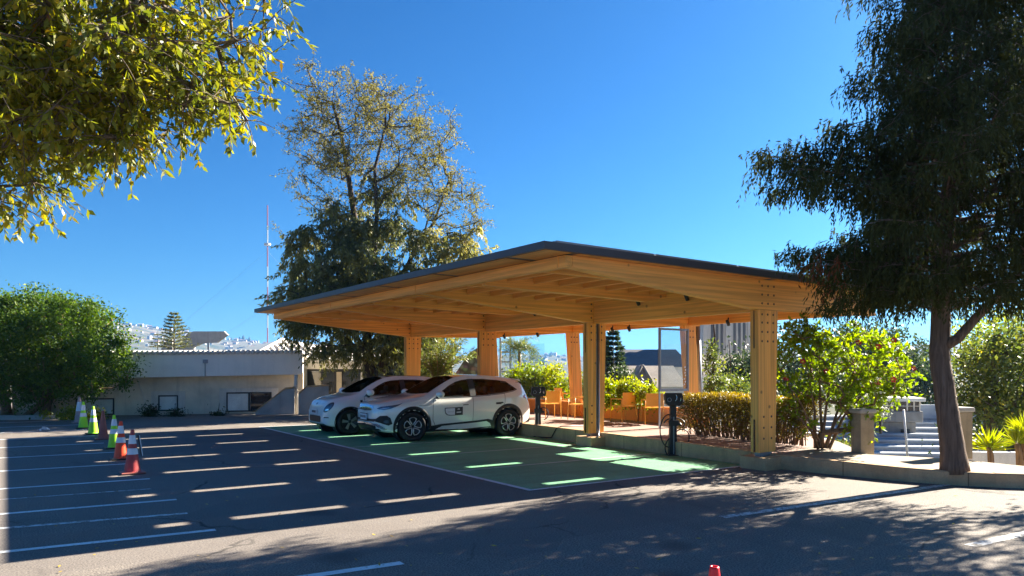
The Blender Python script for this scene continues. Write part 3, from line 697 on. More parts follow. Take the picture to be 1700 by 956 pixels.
class Car:
    def __init__(s, name, label, cat, spec, mats):
        s.p = spec; s.root = thing(name, label, cat); s.body_m = mats
        p = spec; x0, x1 = p['x0'], p['x1']; n = 110; xs = []
        for i in range(n+1):
            t = i/n; xs.append(x0+(x1-x0)*(t-0.55*math.sin(2*math.pi*t)/(2*math.pi)))
        sec = [s.section(x) for x in xs]; m = len(sec[0]); vs = []; fs = []
        for x, se in zip(xs, sec):
            full = [(-y, z) for y, z in se]+[(y, z) for y, z in se[::-1][1:]]
            vs += [(x, y, z) for y, z in full]
        w = 2*m-1
        for i in range(len(xs)-1):
            for k in range(w-1): fs.append((i*w+k, i*w+k+1, (i+1)*w+k+1, (i+1)*w+k))
            fs.append((i*w+w-1, i*w, (i+1)*w, (i+1)*w+w-1))
        fs.append(tuple(range(w))); fs.append(tuple(range((len(xs)-1)*w, len(xs)*w))[::-1])
        bm = bmesh.new(); V = [bm.verts.new(v) for v in vs]
        for f in fs: bm.faces.new([V[i] for i in f])
        bmesh.ops.recalc_face_normals(bm, faces=bm.faces)
        s.bvh = BVHTree.FromBMesh(bm)
        R = p['arch_r']; kill = []
        for f in bm.faces:
            c = f.calc_center_median()
            for ax in (0, p['wb']):
                if abs(c.y) > .50 and (c.x-ax)**2+(c.z-p['whr'])**2 < R*R and c.z < p['whr']+R: kill.append(f)
        bmesh.ops.delete(bm, geom=list(set(kill)), context='FACES')
        me = bpy.data.meshes.new('body'); bm.to_mesh(me); bm.free(); me.materials.append(mats)
        me.polygons.foreach_set('use_smooth', [True]*len(me.polygons)); me.set_sharp_from_angle(angle=rad(50))
        o = bpy.data.objects.new('body', me); COL.objects.link(o); o.parent = s.root; s.body = o
        for ax in (0, p['wb']):                            # wells
            for sg in (-1, 1):
                b = MB(); R_ = Matrix.Rotation(rad(90), 3, 'X')
                b.lathe([(0, .48), (p['arch_r']+.01, .48), (p['arch_r']+.01, p['well_w'])], 32, (ax, 0, p['whr']), R_ if sg < 0 else Matrix.Rotation(rad(-90), 3, 'X'))
                b.build('wheel_well', M['black'], s.root)
    def open_glass(s, sides, tops):
        def inside(poly, a, b_):
            c = False
            for i in range(len(poly)):
                (x1, y1), (x2, y2) = poly[i], poly[i-1]
                if (y1 > b_) != (y2 > b_) and a < (x2-x1)*(b_-y1)/(y2-y1)+x1: c = not c
            return c
        bm = bmesh.new(); bm.from_mesh(s.body.data); kill = []
        for f in bm.faces:
            n = f.normal; ok = []
            for v in f.verts:
                c = v.co; ok.append(any(inside(q, c.x, c.z) for q in sides) if abs(n.y) > .6 else (n.z > .2 and any(inside(q, c.y, c.x) for q in tops)))
            if all(ok): kill.append(f)
        bmesh.ops.delete(bm, geom=kill, context='FACES'); bm.to_mesh(s.body.data); bm.free()
        r = s.root
        wb = s.p['wb']; sx = wb*.42
        for (x, ys) in ((sx, (-.36, .36)), (sx+.95, (-.38, 0, .38))):
            for y in ys:
                b = MB(); w = .23 if len(ys) == 2 else .17
                b.prism([(x-.30, y-w, .48), (x+.25, y-w, .45), (x+.25, y-w, .58), (x-.30, y-w, .62)], (0, 2*w, 0)); b.prism([(x+.16, y-w, .56), (x+.28, y-w, .56), (x+.46, y-w*.9, 1.12), (x+.36, y-w*.9, 1.12)], (0, 2*w*.98, 0)); se = b.build('seat', M['seat'] if s.p['pale_seats'] else M['cabin'], r, False, .03)
                b = ellipsoid_mb((x+.45, y, 1.21), (.05, .12, .085)); b.build('headrest', M['seat'], se, True)
        b = MB(); b.prism([(.35, -.68, .70), (.95, -.68, .70), (.80, -.68, .93), (.45, -.68, .99)], (0, 1.36, 0)); b.build('dashboard', M['cabin'], r, False, .03)
        b = MB(); R = Matrix.Rotation(rad(-62), 3, 'Y'); b.lathe([(.175, -.012), (.19, 0), (.175, .012), (.163, 0)], 24, (.98, -.36, .93), R, True); b.build('steering_wheel', M['cabin'], r, True)
        b = MB(); b.bx(.2, wb+.4, -.72, .72, .30, .36); b.build('cabin_floor', M['cabin'], r)
    def section(s, x):
        g = lambda k: interp(s.p[k], x)
        zb, zt, W, zs, wr, zr = g('zb'), g('zt'), g('W'), g('zs'), g('wr'), g('zr')
        zm = zb+(zs-zb)*.62
        bow = g('bow')
        pts = [(W*.55, zb+.0), (W*.90, zb+.015), (W*.965, zb+(zm-zb)*.30), (W*.985, zb+(zm-zb)*.62), (W, zm), (W*.992, zs-(zs-zm)*.35), (W*.955, zs), (W*.955*(1-.5)+wr*.5+bow*.04, zs+(zr-zs)*.5), (wr, zr), (wr*.86, zr+(zt-zr)*.62), (wr*.5, zt-(zt-zr)*.10), (0, zt)]
        return [(q.x, q.y) for q in catmull(pts, 5)]
    def hit(s, mode, a, b_, sg=-1):
        if mode == 'side': o, d = Vector((a, 3*sg, b_)), Vector((0, -sg, 0))
        elif mode == 'front': o, d = Vector((-3, a, b_)), Vector((1, 0, 0))
        elif mode == 'rear': o, d = Vector((8, a, b_)), Vector((-1, 0, 0))
        elif mode == 'top': o, d = Vector((b_, a, 4)), Vector((0, 0, -1))
        elif mode == 'diag': o, d = Vector((-3, a, b_+1.5)), Vector((1, 0, -.5)).normalized()
        elif mode == 'corner':                               # from the front corner at 45 deg; a runs across the view
            c = Vector((.7071, -sg*.7071, 0)); t = Vector((.7071, sg*.7071, 0)); o = -c*4+t*a+Vector((0, 0, b_)); d = c
        r = s.bvh.ray_cast(o, d)
        if r[0] is None:
            r = s.bvh.find_nearest(o+d*3)
        n = r[1]
        if n.dot(d) > 0: n = -n
        return r[0], n
    def patch(s, name, mat, mode, poly, off=.004, sg=-1, nx=14, ny=5, parent=None, thick=0.0):
        """poly monotone in its first coordinate; laid on the body"""
        xs = [q[0] for q in poly]; a0, a1 = min(xs), max(xs); b = MB(); cols = []
        keys = sorted(set([round(x, 5) for x in xs]+[a0+(a1-a0)*i/nx for i in range(nx+1)]))
        keys = [keys[0]+1e-4]+keys[1:-1]+[keys[-1]-1e-4]
        for a in keys:
            zz = []
            for i in range(len(poly)):
                p, q = poly[i], poly[(i+1) % len(poly)]
                if (p[0]-a)*(q[0]-a) <= 0 and abs(p[0]-q[0]) > 1e-9: zz.append(p[1]+(q[1]-p[1])*(a-p[0])/(q[0]-p[0]))
            lo, hi = min(zz), max(zz); cols.append([(a, lo+(hi-lo)*k/ny) for k in range(ny+1)])
        vs = []; 
        for c in cols:
            for (a, z) in c:
                p, n = s.hit(mode, a, z, sg); vs.append(p+n*off)
        k = ny+1; fs = [(i*k+j, i*k+j+1, (i+1)*k+j+1, (i+1)*k+j) for i in range(len(cols)-1) for j in range(ny)]
        b.add(vs, fs); return b.build(name, mat, parent or s.root, True)
    def seam(s, pts, name='door_seam', w=.011, sg=-1, mode='side', mat='black', off=.003, n=10, parent=None):
        b = MB(); P = []
        for i in range(len(pts)-1):
            for k in range(n): P.append((pts[i][0]+(pts[i+1][0]-pts[i][0])*k/n, pts[i][1]+(pts[i+1][1]-pts[i][1])*k/n))
        P.append(pts[-1]); H = [s.hit(mode, a, z, sg) for a, z in P]
        vs = []
        for i, (p, nn) in enumerate(H):
            t = (H[min(i+1, len(H)-1)][0]-H[max(i-1, 0)][0]).normalized(); sd = nn.cross(t).normalized()*w/2
            vs += [p+nn*off-sd, p+nn*off+sd]
        b.add(vs, [(2*i, 2*i+1, 2*i+3, 2*i+2) for i in range(len(H)-1)]); return b.build(name, M[mat], parent or s.root, True)
    def arch(s, ax, sg, w, mat, name='wheel_arch'):
        p = s.p; b = MB(); n = 40; R = p['arch_r']; ring = []
        for i in range(n+1):
            a = math.pi*(-.10+1.2*i/n); x = ax-math.cos(a)*R; z = p['whr']+math.sin(a)*R
            xo = ax-math.cos(a)*(R+w); zo = p['whr']+math.sin(a)*(R+w)
            po, no = s.hit('side', xo, max(zo, interp(p['zb'], xo)+.03), sg); pi_, ni = s.hit('side', x, max(z, interp(p['zb'], x)+.02), sg)
            yo = po.y+sg*.006; yi = po.y+sg*.016
            ring.append([(xo, yo, zo), (ax-math.cos(a)*(R+w*.7), yo+sg*.012, p['whr']+math.sin(a)*(R+w*.7)), (x, yi, z), (ax-math.cos(a)*(R-.012), yi-sg*.03, p['whr']+math.sin(a)*(R-.012)), (ax-math.cos(a)*(R-.012), yi-sg*.16, p['whr']+math.sin(a)*(R-.012))])
        k = 5; b.add([v for r in ring for v in r], [(i*k+j, i*k+j+1, (i+1)*k+j+1, (i+1)*k+j) for i in range(n) for j in range(k-1)])
        return b.build(name, mat, s.root, True)
    def wheel(s, ax, sg, ry, rim_fn, steer=0):
        p = s.p; w = thing('wheel', None, None, (ax, sg*ry, p['whr'])); w.parent = s.root; w.rotation_euler = (0, 0, steer)
        R = Matrix.Rotation(rad(90), 3, 'X') if sg < 0 else Matrix.Rotation(rad(-90), 3, 'X'); r = p['whr']; hw_ = .11
        # lathe axis points outward (+z local)
        b = MB(); b.lathe([(r*.66, -hw_), (r*.93, -hw_), (r*.985, -hw_*.75), (r, -hw_*.4), (r, hw_*.4), (r*.985, hw_*.75), (r*.93, hw_), (r*.80, hw_*1.03), (r*.68, hw_*.9), (r*.66, hw_*.6)], 48, (0, 0, 0), R, True)
        b.build('tyre', M['tyre'], w, True); rim_fn(w, R, r); return w
def rim_petal(w, R, r):
    b = MB(); b.lathe([(0, .02), (r*.60, .02), (r*.66, .06), (r*.68, .095), (r*.665, .10)], 40, (0, 0, 0), R); b.build('rim', M['rim_dark'], w, True)
    for k in range(5):
        a0 = 2*math.pi*k/5+.3; b = MB()
        def pt(rr, da, z): return R @ Vector((rr*r*math.cos(a0+da), rr*r*math.sin(a0+da), z))
        P = [pt(.10, 0, .085), pt(.24, .38, .088), pt(.42, .50, .09), pt(.585, .43, .092), pt(.62, .15, .093), pt(.62, -.15, .093), pt(.585, -.43, .092), pt(.42, -.50, .09), pt(.24, -.38, .088), pt(.10, 0, .085)]
        b.tube(P, [.012, .014, .0125, .013, .0105, .0105, .013, .0125, .014, .012], 7); b.build('spoke', M['rim'], w, True)
    b = MB(); b.lathe([(0, .105), (r*.09, .10), (r*.10, .07)], 16, (0, 0, 0), R); b.build('hub_cap', M['black'], w, True)
def rim_five(w, R, r):
    b = MB(); b.lathe([(0, .03), (r*.60, .03), (r*.64, .07), (r*.68, .10), (r*.66, .105)], 40, (0, 0, 0), R); b.build('rim', M['rim_dark'], w, True)
    for k in range(5):
        a0 = 2*math.pi*k/5+.5; b = MB()
        def pt(rr, da, z): return R @ Vector((rr*r*math.cos(a0+da), rr*r*math.sin(a0+da), z))
        b.prism([pt(.1, -.6, .06), pt(.60, -.20, .07), pt(.62, .20, .07), pt(.1, .6, .06)], R @ Vector((0, 0, .025))); b.build('spoke', M['rim'], w)
    b = MB(); b.lathe([(0, .10), (r*.12, .098), (r*.14, .06)], 16, (0, 0, 0), R); b.build('hub_cap', M['rim_dark'], w, True)
def ellipsoid_mb(c, r, n=14, m=10, R=None):
    b = MB(); vs = []; 
    for i in range(m+1):
        f = math.pi*i/m
        for k in range(n):
            a = 2*math.pi*k/n; p = Vector((r[0]*math.sin(f)*math.cos(a), r[1]*math.sin(f)*math.sin(a), r[2]*math.cos(f)))
            vs.append((R @ p if R else p)+Vector(c))
    b.add(vs, [(i*n+k, i*n+(k+1) % n, (i+1)*n+(k+1) % n, (i+1)*n+k) for i in range(m) for k in range(n)]); return b

# ---- the pale grey crossover
suv = dict(pale_seats=False, wb=2.72, whr=.358, arch_r=.408, well_w=.80, x0=-.875, x1=3.575,
  zt=[(-.875, .80), (-.845, .875), (-.78, .925), (-.6, .975), (-.3, 1.03), (0, 1.065), (.28, 1.095), (.42, 1.14), (.75, 1.315), (1.1, 1.49), (1.35, 1.575), (1.7, 1.615), (2.2, 1.605), (2.7, 1.565), (3.05, 1.51), (3.22, 1.465), (3.30, 1.40), (3.42, 1.19), (3.52, 1.0), (3.56, .85), (3.575, .75)],
  zb=[(-.875, .36), (-.8, .27), (-.5, .21), (0, .20), (2.7, .21), (3.2, .28), (3.45, .36), (3.575, .45)],
  W=[(-.875, .52), (-.845, .60), (-.78, .70), (-.65, .80), (-.45, .875), (-.2, .918), (.1, .932), (.5, .925), (1.4, .922), (2.2, .925), (2.7, .938), (3.0, .922), (3.25, .86), (3.42, .78), (3.52, .70), (3.575, .62)],
  zs=[(-.875, .70), (-.78, .80), (-.5, .885), (0, .955), (.4, .995), (1.3, 1.015), (2.2, 1.05), (2.8, 1.09), (3.1, 1.10), (3.3, 1.05), (3.45, .92), (3.575, .68)],
  wr=[(-.875, .42), (-.78, .58), (-.5, .70), (0, .76), (.28, .79), (.45, .775), (.8, .715), (1.2, .64), (1.5, .61), (2.2, .60), (2.8, .575), (3.1, .56), (3.25, .60), (3.42, .62), (3.575, .5)],
  zr=[(-.875, .765), (-.78, .885), (-.5, .95), (0, 1.035), (.28, 1.07), (.42, 1.105), (.75, 1.275), (1.1, 1.445), (1.35, 1.525), (1.7, 1.565), (2.2, 1.555), (2.7, 1.51), (3.05, 1.45), (3.22, 1.40), (3.3, 1.33), (3.42, 1.14), (3.52, .96), (3.575, .73)],
  bow=[(-.9, 0), (.3, 0), (.8, 1), (3.0, 1), (3.3, 0), (3.6, 0)])
C1 = Car('parked_car', 'pale silver crossover on the green bays with a black and white door sign', 'car', suv, M['car_silver'])
r_ = C1.root
C1.patch('windscreen', M['car_glass'], 'top', [(-.69, .50), (-.60, 1.08), (-.56, 1.27), (0, 1.36), (.56, 1.27), (.60, 1.08), (.69, .50), (.35, .40), (0, .37), (-.35, .40)], .004, -1, 24, 14)
for sg in (-1, 1):
    wf = [(.62, 1.055), (.80, 1.19), (1.05, 1.335), (1.25, 1.425), (1.45, 1.475), (1.66, 1.495), (1.66, 1.065), (1.2, 1.055)]
    wq = [(1.70, 1.067), (1.70, 1.497), (2.1, 1.495), (2.5, 1.462), (2.78, 1.425), (3.03, 1.225), (2.9, 1.185), (2.55, 1.125), (2.1, 1.085)]
    C1.patch('side_window', M['car_glass'], 'side', wf, .004, sg, 18, 8); C1.patch('side_window', M['car_glass'], 'side', wq, .004, sg, 18, 8)
    C1.seam([(.58, 1.03), (1.2, 1.04), (1.7, 1.052), (2.1, 1.07), (2.55, 1.11), (2.9, 1.17), (3.05, 1.22)], 'window_trim', .016, sg, 'side', 'black')
    C1.patch('door_pillar', M['cabin'], 'side', [(1.605, 1.06), (1.605, 1.492), (1.77, 1.498), (1.77, 1.068)], .008, sg, 4, 8)
    C1.seam([(.56, 1.02), (.53, .80), (.53, .50), (.60, .36), (1.0, .345), (1.66, .345)], 'door_seam', .010, sg); C1.seam([(1.67, 1.05), (1.665, .8), (1.66, .345), (2.2, .36), (2.32, .5), (2.5, .74), (2.60, .88), (2.62, 1.12)], 'door_seam', .010, sg)
    C1.seam([(.15, .86), (.52, .875)], 'wing_crease', .008, sg)
    for hx in (1.46, 2.43):
        C1.patch('door_handle', M['car_silver'], 'side', [(hx-.12, .865), (hx-.10, .89), (hx+.10, .90), (hx+.12, .885), (hx+.10, .865), (hx-.1, .86)], .022, sg, 8, 3)
        C1.patch('handle_recess', M['black'], 'side', [(hx-.10, .84), (hx-.08, .862), (hx+.06, .864), (hx+.07, .845)], .004, sg, 6, 2)
    C1.patch('sill_cladding', M['black'], 'side', [(.36, .22), (.38, .36), (.55, .365), (.75, .395), (1.2, .415), (1.8, .445), (2.1, .47), (2.22, .44), (2.33, .36), (2.36, .22)], .012, sg, 24, 4)
    C1.patch('sill_insert', M['car_silver'], 'side', [(.60, .265), (.78, .345), (1.2, .372), (1.75, .395), (2.05, .42), (2.16, .36), (2.2, .28), (1.4, .255)], .020, sg, 20, 4)
    for ax in (0, 2.72): C1.arch(ax, sg, .085, M['black'])
    C1.wheel(0, sg, .815, rim_petal, rad(-4)); C1.wheel(2.72, sg, .82, rim_petal)
    # door mirror
    b = ellipsoid_mb((.66, sg*1.055, 1.135), (.10, .15, .088)); mi = b.build('door_mirror', M['car_silver'], r_, True)
    b = MB(); b.tube([(.68, sg*.88, 1.045), (.67, sg*.98, 1.075)], [.045, .035], 8); b.build('mirror_stalk', M['black'], mi, True)
    # lights
    C1.patch('headlight', M['lamp'], 'corner', [(-.155, .800), (-.05, .845), (.12, .865), (.36, .905), (.44, .935), (.36, .875), (.20, .80), (.05, .775)], .005, sg, 18, 4)
    C1.patch('headlight_strip', M['lamp_bright'], 'corner', [(-.08, .80), (.05, .815), (.18, .835), (.16, .818), (.05, .795)], .009, sg, 8, 2)
    C1.patch('bumper_vent', M['black'], 'corner', [(-.36, .545), (-.16, .56), (-.04, .635), (.12, .64), (.20, .58), (.235, .44), (.15, .40), (-.02, .455), (-.16, .49)], .006, sg, 18, 5)
    C1.patch('fog_lamp', M['lamp'], 'corner', [(.03, .49), (.07, .535), (.15, .53), (.16, .47), (.09, .455)], .012, sg, 8, 3)
    C1.patch('bumper_blade', M['chrome'], 'corner', [(-.60, .45), (-.25, .452), (-.12, .44), (.02, .375), (.11, .31), (.07, .292), (-.05, .33), (-.18, .395), (-.6, .425)], .016, sg, 18, 3)
    C1.patch('tail_light', M['tail'], 'side', [(3.20, 1.00), (3.26, 1.075), (3.45, 1.07), (3.50, .98), (3.46, .90), (3.36, .945)], .008, sg, 10, 4)
C1.patch('nose_panel', M['chrome'], 'front', [(-.47, .835), (-.42, .87), (0, .885), (.42, .87), (.47, .835), (.42, .76), (0, .735), (-.42, .76)], .004, -1, 20, 4)
C1.patch('lower_grille', M['black'], 'front', [(-.60, .33), (-.58, .425), (0, .44), (.58, .425), (.60, .33), (.4, .29), (0, .28), (-.4, .29)], .006, -1, 20, 5)
C1.patch('grille_bar', M['black'], 'front', [(-.56, .49), (-.54, .545), (0, .55), (.54, .545), (.56, .49), (0, .48)], .006, -1, 20, 3)
C1.patch('skirt', M['black'], 'front', [(-.70, .285), (-.66, .325), (0, .30), (.66, .325), (.70, .285), (.4, .262), (-.4, .262)], .008, -1, 20, 2)
b = MB(); b.bx(-.925, -.905, -.20, .20, .52, .66); pl = b.build('number_plate', M['plate'], r_, False, .004)
b = MB()
for i in range(6): b.bx(-.929, -.9265, -.155+i*.056+(.012 if i > 1 else 0)+(.012 if i > 3 else 0), -.118+i*.056+(.012 if i > 1 else 0)+(.012 if i > 3 else 0), .565, .625)
b.build('lettering', M['print_dark'], pl); b = MB(); b.bx(-.926, -.90, -.215, .215, .505, .518); b.bx(-.926, -.90, -.215, .215, .662, .675); b.build('plate_holder', M['black'], pl)
b = MB(); b.prism([(3.10, -.52, 1.478), (3.34, -.50, 1.432), (3.34, .50, 1.432), (3.10, .52, 1.478)], (0, 0, .028)); b.build('roof_spoiler', M['car_silver'], r_, False, .01)
b = MB(); b.bx(3.14, 3.32, -.60, -.52, 1.34, 1.41); b.bx(3.14, 3.32, .52, .60, 1.34, 1.41); b.build('spoiler_fin', M['black'], r_)
C1.patch('rear_window', M['car_glass'], 'rear', [(-.50, 1.16), (-.45, 1.38), (.45, 1.38), (.50, 1.16), (0, 1.10)], .006, -1, 16, 6)
b = MB(); b.box((3.50, 0, .42), (.12, 1.30, .20)); b.build('rear_bumper_trim', M['black'], r_, False, .03)
# sticker on the driver door: white rounded label with a dark edge and a black square
def panel2(name, mat, poly, off): return C1.patch(name, M[mat], 'side', poly, off, -1, 16, 3)
sg_ = panel2('door_sign', 'print_dark', [(.845, .72), (.85, .79), (1.13, .795), (1.36, .805), (1.36, .60), (1.13, .592), (.99, .592), (.92, .605), (.87, .64)], .0045)
C1.patch('sign_field', M['plate'], 'side', [(.87, .715), (.872, .772), (1.135, .778), (1.135, .608), (1.0, .608), (.935, .622), (.89, .66)], .0065, -1, 12, 3, sg_)
C1.patch('lettering', M['print_light'], 'side', [(.93, .672), (.93, .70), (1.11, .703), (1.11, .675)], .008, -1, 8, 1, sg_)
C1.patch('lettering', M['print_light'], 'side', [(1.20, .735), (1.22, .765), (1.26, .765), (1.28, .737)], .0075, -1, 6, 1, sg_); C1.patch('lettering', M['print_light'], 'side', [(1.18, .655), (1.18, .685), (1.31, .69), (1.31, .66)], .0075, -1, 6, 1, sg_)
C1.open_glass([wf, wq], [[(-.69, .50), (-.60, 1.08), (-.56, 1.27), (0, 1.36), (.56, 1.27), (.60, 1.08), (.69, .50), (.35, .40), (0, .37), (-.35, .40)]])
w0 = U(7.70, 1.86); head = rad(32.0)
off = Vector((-math.sin(head), math.cos(head), 0))*.855; r_.scale = (1.025,)*3
place(r_, (w0.x+off.x, w0.y+off.y, .012), head)

# ---- the small white car with round lamps
nam = dict(pale_seats=True, wb=2.66, whr=.345, arch_r=.388, well_w=.76, x0=-.66, x1=3.36,
  zt=[(-.66, .60), (-.645, .72), (-.60, .82), (-.50, .905), (-.3, .985), (-.05, 1.04), (.15, 1.07), (.28, 1.12), (.6, 1.31), (.95, 1.475), (1.2, 1.545), (1.5, 1.57), (2.1, 1.565), (2.6, 1.53), (2.95, 1.47), (3.1, 1.40), (3.22, 1.2), (3.31, 1.0), (3.35, .8), (3.36, .65)],
  zb=[(-.66, .34), (-.62, .27), (-.4, .21), (0, .19), (2.7, .2), (3.1, .28), (3.36, .4)],
  W=[(-.66, .50), (-.645, .60), (-.60, .69), (-.5, .78), (-.3, .85), (-.1, .885), (.2, .905), (1.3, .905), (2.4, .905), (2.8, .89), (3.1, .82), (3.25, .74), (3.36, .6)],
  zs=[(-.66, .55), (-.6, .70), (-.5, .79), (-.2, .89), (.1, .95), (.4, .98), (1.3, 1.0), (2.2, 1.02), (2.8, 1.04), (3.1, .98), (3.36, .6)],
  wr=[(-.66, .36), (-.6, .52), (-.5, .62), (-.2, .70), (.1, .75), (.3, .755), (.65, .70), (1.0, .64), (1.3, .61), (2.2, .60), (2.8, .575), (3.1, .56), (3.36, .45)],
  zr=[(-.66, .585), (-.6, .785), (-.5, .865), (-.2, .97), (.1, 1.03), (.28, 1.085), (.6, 1.27), (.95, 1.43), (1.2, 1.495), (1.5, 1.52), (2.1, 1.515), (2.6, 1.475), (2.95, 1.41), (3.1, 1.33), (3.22, 1.14), (3.31, .95), (3.36, .63)],
  bow=[(-.7, 0), (.2, 0), (.7, 1), (2.8, 1), (3.1, 0), (3.4, 0)])
C2 = Car('parked_car', 'small rounded white car with oval headlamps parked beyond the silver crossover', 'car', nam, M['car_white'])
r2 = C2.root
C2.patch('windscreen', M['car_glass'], 'top', [(-.68, .33), (-.60, .85), (-.56, 1.05), (0, 1.16), (.56, 1.05), (.60, .85), (.68, .33), (.35, .24), (0, .21), (-.35, .24)], .004, -1, 24, 14)
C2.patch('roof_glass', M['dark_glass'], 'top', [(-.50, 1.22), (-.48, 2.5), (.48, 2.5), (.50, 1.22)], .004, -1, 14, 10)
for sg in (-1, 1):
    wf = [(.42, 1.03), (.60, 1.16), (.85, 1.30), (1.05, 1.385), (1.25, 1.43), (1.55, 1.45), (1.55, 1.045), (1.0, 1.035)]
    wq = [(1.59, 1.047), (1.59, 1.452), (2.0, 1.45), (2.4, 1.415), (2.68, 1.36), (2.86, 1.20), (2.7, 1.12), (2.2, 1.06)]
    C2.patch('side_window', M['car_glass'], 'side', wf, .004, sg, 18, 8); C2.patch('side_window', M['car_glass'], 'side', wq, .004, sg, 18, 8)
    C2.seam([(.40, 1.015), (1.0, 1.02), (1.57, 1.03), (2.2, 1.045), (2.7, 1.105), (2.88, 1.19)], 'window_trim', .014, sg, 'side', 'black'); C2.patch('door_pillar', M['cabin'], 'side', [(1.50, 1.042), (1.50, 1.448), (1.65, 1.452), (1.65, 1.046)], .008, sg, 4, 8)
    C2.seam([(.40, 1.0), (.40, .6), (.46, .34), (1.57, .33)], 'door_seam', .010, sg); C2.seam([(1.57, 1.03), (1.57, .33), (2.15, .34), (2.3, .6), (2.5, .8), (2.52, 1.06)], 'door_seam', .010, sg)
    for hx in (1.36, 2.33): C2.patch('door_handle', M['car_white'], 'side', [(hx-.11, .85), (hx-.09, .87), (hx+.09, .875), (hx+.11, .865), (hx, .845)], .018, sg, 8, 3)
    C2.patch('wing_badge', M['print_dark'], 'side', [(.27, .855), (.27, .915), (.34, .918), (.34, .858)], .005, sg, 5, 2)
    for ax in (0, 2.66): C2.arch(ax, sg, .020, M['black'])
    C2.wheel(0, sg, .775, rim_five, rad(-3)); C2.wheel(2.66, sg, .785, rim_five)
    b = ellipsoid_mb((.50, sg*1.03, 1.12), (.10, .15, .095)); mi = b.build('door_mirror', M['car_white'], r2, True)
    b = MB(); b.tube([(.52, sg*.86, 1.02), (.51, sg*.97, 1.06)], [.05, .04], 8); b.build('mirror_stalk', M['black'], mi, True)
    ov = [(.115+.135*math.cos(t)+.055*math.sin(t), .735+.125*math.sin(t)+.04*math.cos(t)) for t in [2*math.pi*i/28 for i in range(28)]]
    h = C2.patch('headlight', M['frame'], 'corner', ov, .004, sg, 20, 6)
    ov2 = [(.115+.108*math.cos(t)+.046*math.sin(t), .735+.10*math.sin(t)+.032*math.cos(t)) for t in [2*math.pi*i/28 for i in range(28)]]
    C2.patch('lens', M['lamp'], 'corner', ov2, .009, sg, 20, 6, h)
    C2.patch('daytime_lamp', M['lamp_bright'], 'corner', [(.03, .655), (.06, .69), (.13, .70), (.15, .665), (.09, .645)], .013, sg, 8, 2, h)
    C2.patch('bumper_slot', M['black'], 'corner', [(-.02, .455), (0, .48), (.13, .478), (.14, .455)], .006, sg, 8, 2)
    C2.patch('tail_light', M['tail'], 'side', [(3.05, .82), (3.08, 1.0), (3.22, .98), (3.24, .82)], .006, sg, 8, 4)
C2.patch('lower_grille', M['black'], 'front', [(-.43, .355), (-.44, .46), (-.40, .50), (.40, .50), (.44, .46), (.43, .355), (.38, .33), (-.38, .33)], .006, -1, 16, 4)
C2.patch('front_badge', M['steel'], 'front', [(-.045, .80), (-.04, .84), (.04, .84), (.045, .80), (0, .785)], .006, -1, 8, 2)
C2.patch('skirt', M['black'], 'front', [(-.62, .245), (-.6, .30), (0, .285), (.6, .30), (.62, .245), (0, .235)], .006, -1, 16, 2)
b = MB(); b.bx(-.70, -.68, -.20, .20, .54, .67); pl = b.build('number_plate', M['plate'], r2, False, .004)
b = MB()
for i in range(6): b.bx(-.704, -.7015, -.145+i*.052, -.11+i*.052, .575, .635)
b.build('lettering', M['print_dark'], pl)
for sg in (-1, 1):
    b = MB(); b.bx(.2, 2.5, sg*.86-.03, sg*.86+.03, .20, .30) if False else b.bx(.45, 2.2, sg*.84-.02, sg*.84+.02, .17, .21); b.build('sill', M['black'], r2)
C2.open_glass([wf, wq], [[(-.68, .33), (-.60, .85), (-.56, 1.05), (0, 1.16), (.56, 1.05), (.60, .85), (.68, .33), (.35, .24), (0, .21), (-.35, .24)]])
w0 = U(10.33, 1.27); head = rad(33.5); off = Vector((-math.sin(head), math.cos(head), 0))*.825; r2.scale = (1.025,)*3
place(r2, (w0.x+off.x, w0.y+off.y, .012), head)
# ================================================================== STREET FURNITURE
def cone(label, px, py, h, body, band, base_m, nb=2, wear=None, rot=.6, solid_base=True):
    c = gp(px, py); root = thing('traffic_cone', label, 'traffic cone', (c.x, c.y+.14, .005), rot, 'row of traffic cones' if solid_base else None)
    b = MB(); w = .36*h/.72; b.bx(-w/2, w/2, -w/2, w/2, 0, .03); b.build('base', M[base_m], root, False, .008)
    def rr(z): return (.125-.098*(z-.03)/(h-.03))*h/.72
    b = MB(); zs = [.031, .05, h*.3, h*.6, h*.93, h-.005, h]
    b.lathe([(rr(.031)+.012, .031)]+[(rr(z), z) for z in zs]+[(rr(h)-.008, h-.003), (rr(h)-.012, h-.05), (rr(h)-.012, h-.3)], 28); b.build('cone_body', M[body], root, True)
    for (z0, z1) in ([(h*.44, h*.58), (h*.68, h*.88)] if nb == 2 else [(h*.45, h*.80)] if nb == 1 else []):
        b = MB(); b.lathe([(rr(z0)+.0035, z0), (rr(z1)+.0035, z1)], 28); b.build('reflective_band', M[band], root, True)
    return root
k1 = cone('faded red cone with two white bands and a loose dark flap, nearest of the row', 213, 788, .76, 'c_red', 'c_band', 'c_brown')
b = MB(); b.prism([(.13, -.03, .30), (.15, -.03, .30), (.10, -.03, .66), (.07, -.03, .66)], (0, .02, 0)); b.build('loose_flap', M['print_dark'], k1)
b = MB(); b.prism([(.151, -.032, .30), (.163, -.032, .30), (.113, -.032, .66), (.101, -.032, .66)], (0, .024, 0)); b.build('flap_edge', M['c_band'], k1)
cone('bright orange cone with two white bands, right behind the faded red banded one', 194.5, 764, .765, 'c_orange', 'c_band', 'black')
cone('lime green cone next behind the bright orange one', 184, 745.5, .76, 'c_lime', 'c_band', 'black')
cone('plain sun-bleached brownish red cone between two lime green cones', 166, 730, .735, 'c_brown', 'c_pale', 'c_brown', 0)
cone('lime green cone next behind the brownish red one', 150, 721.5, .77, 'c_lime', 'c_band', 'black')
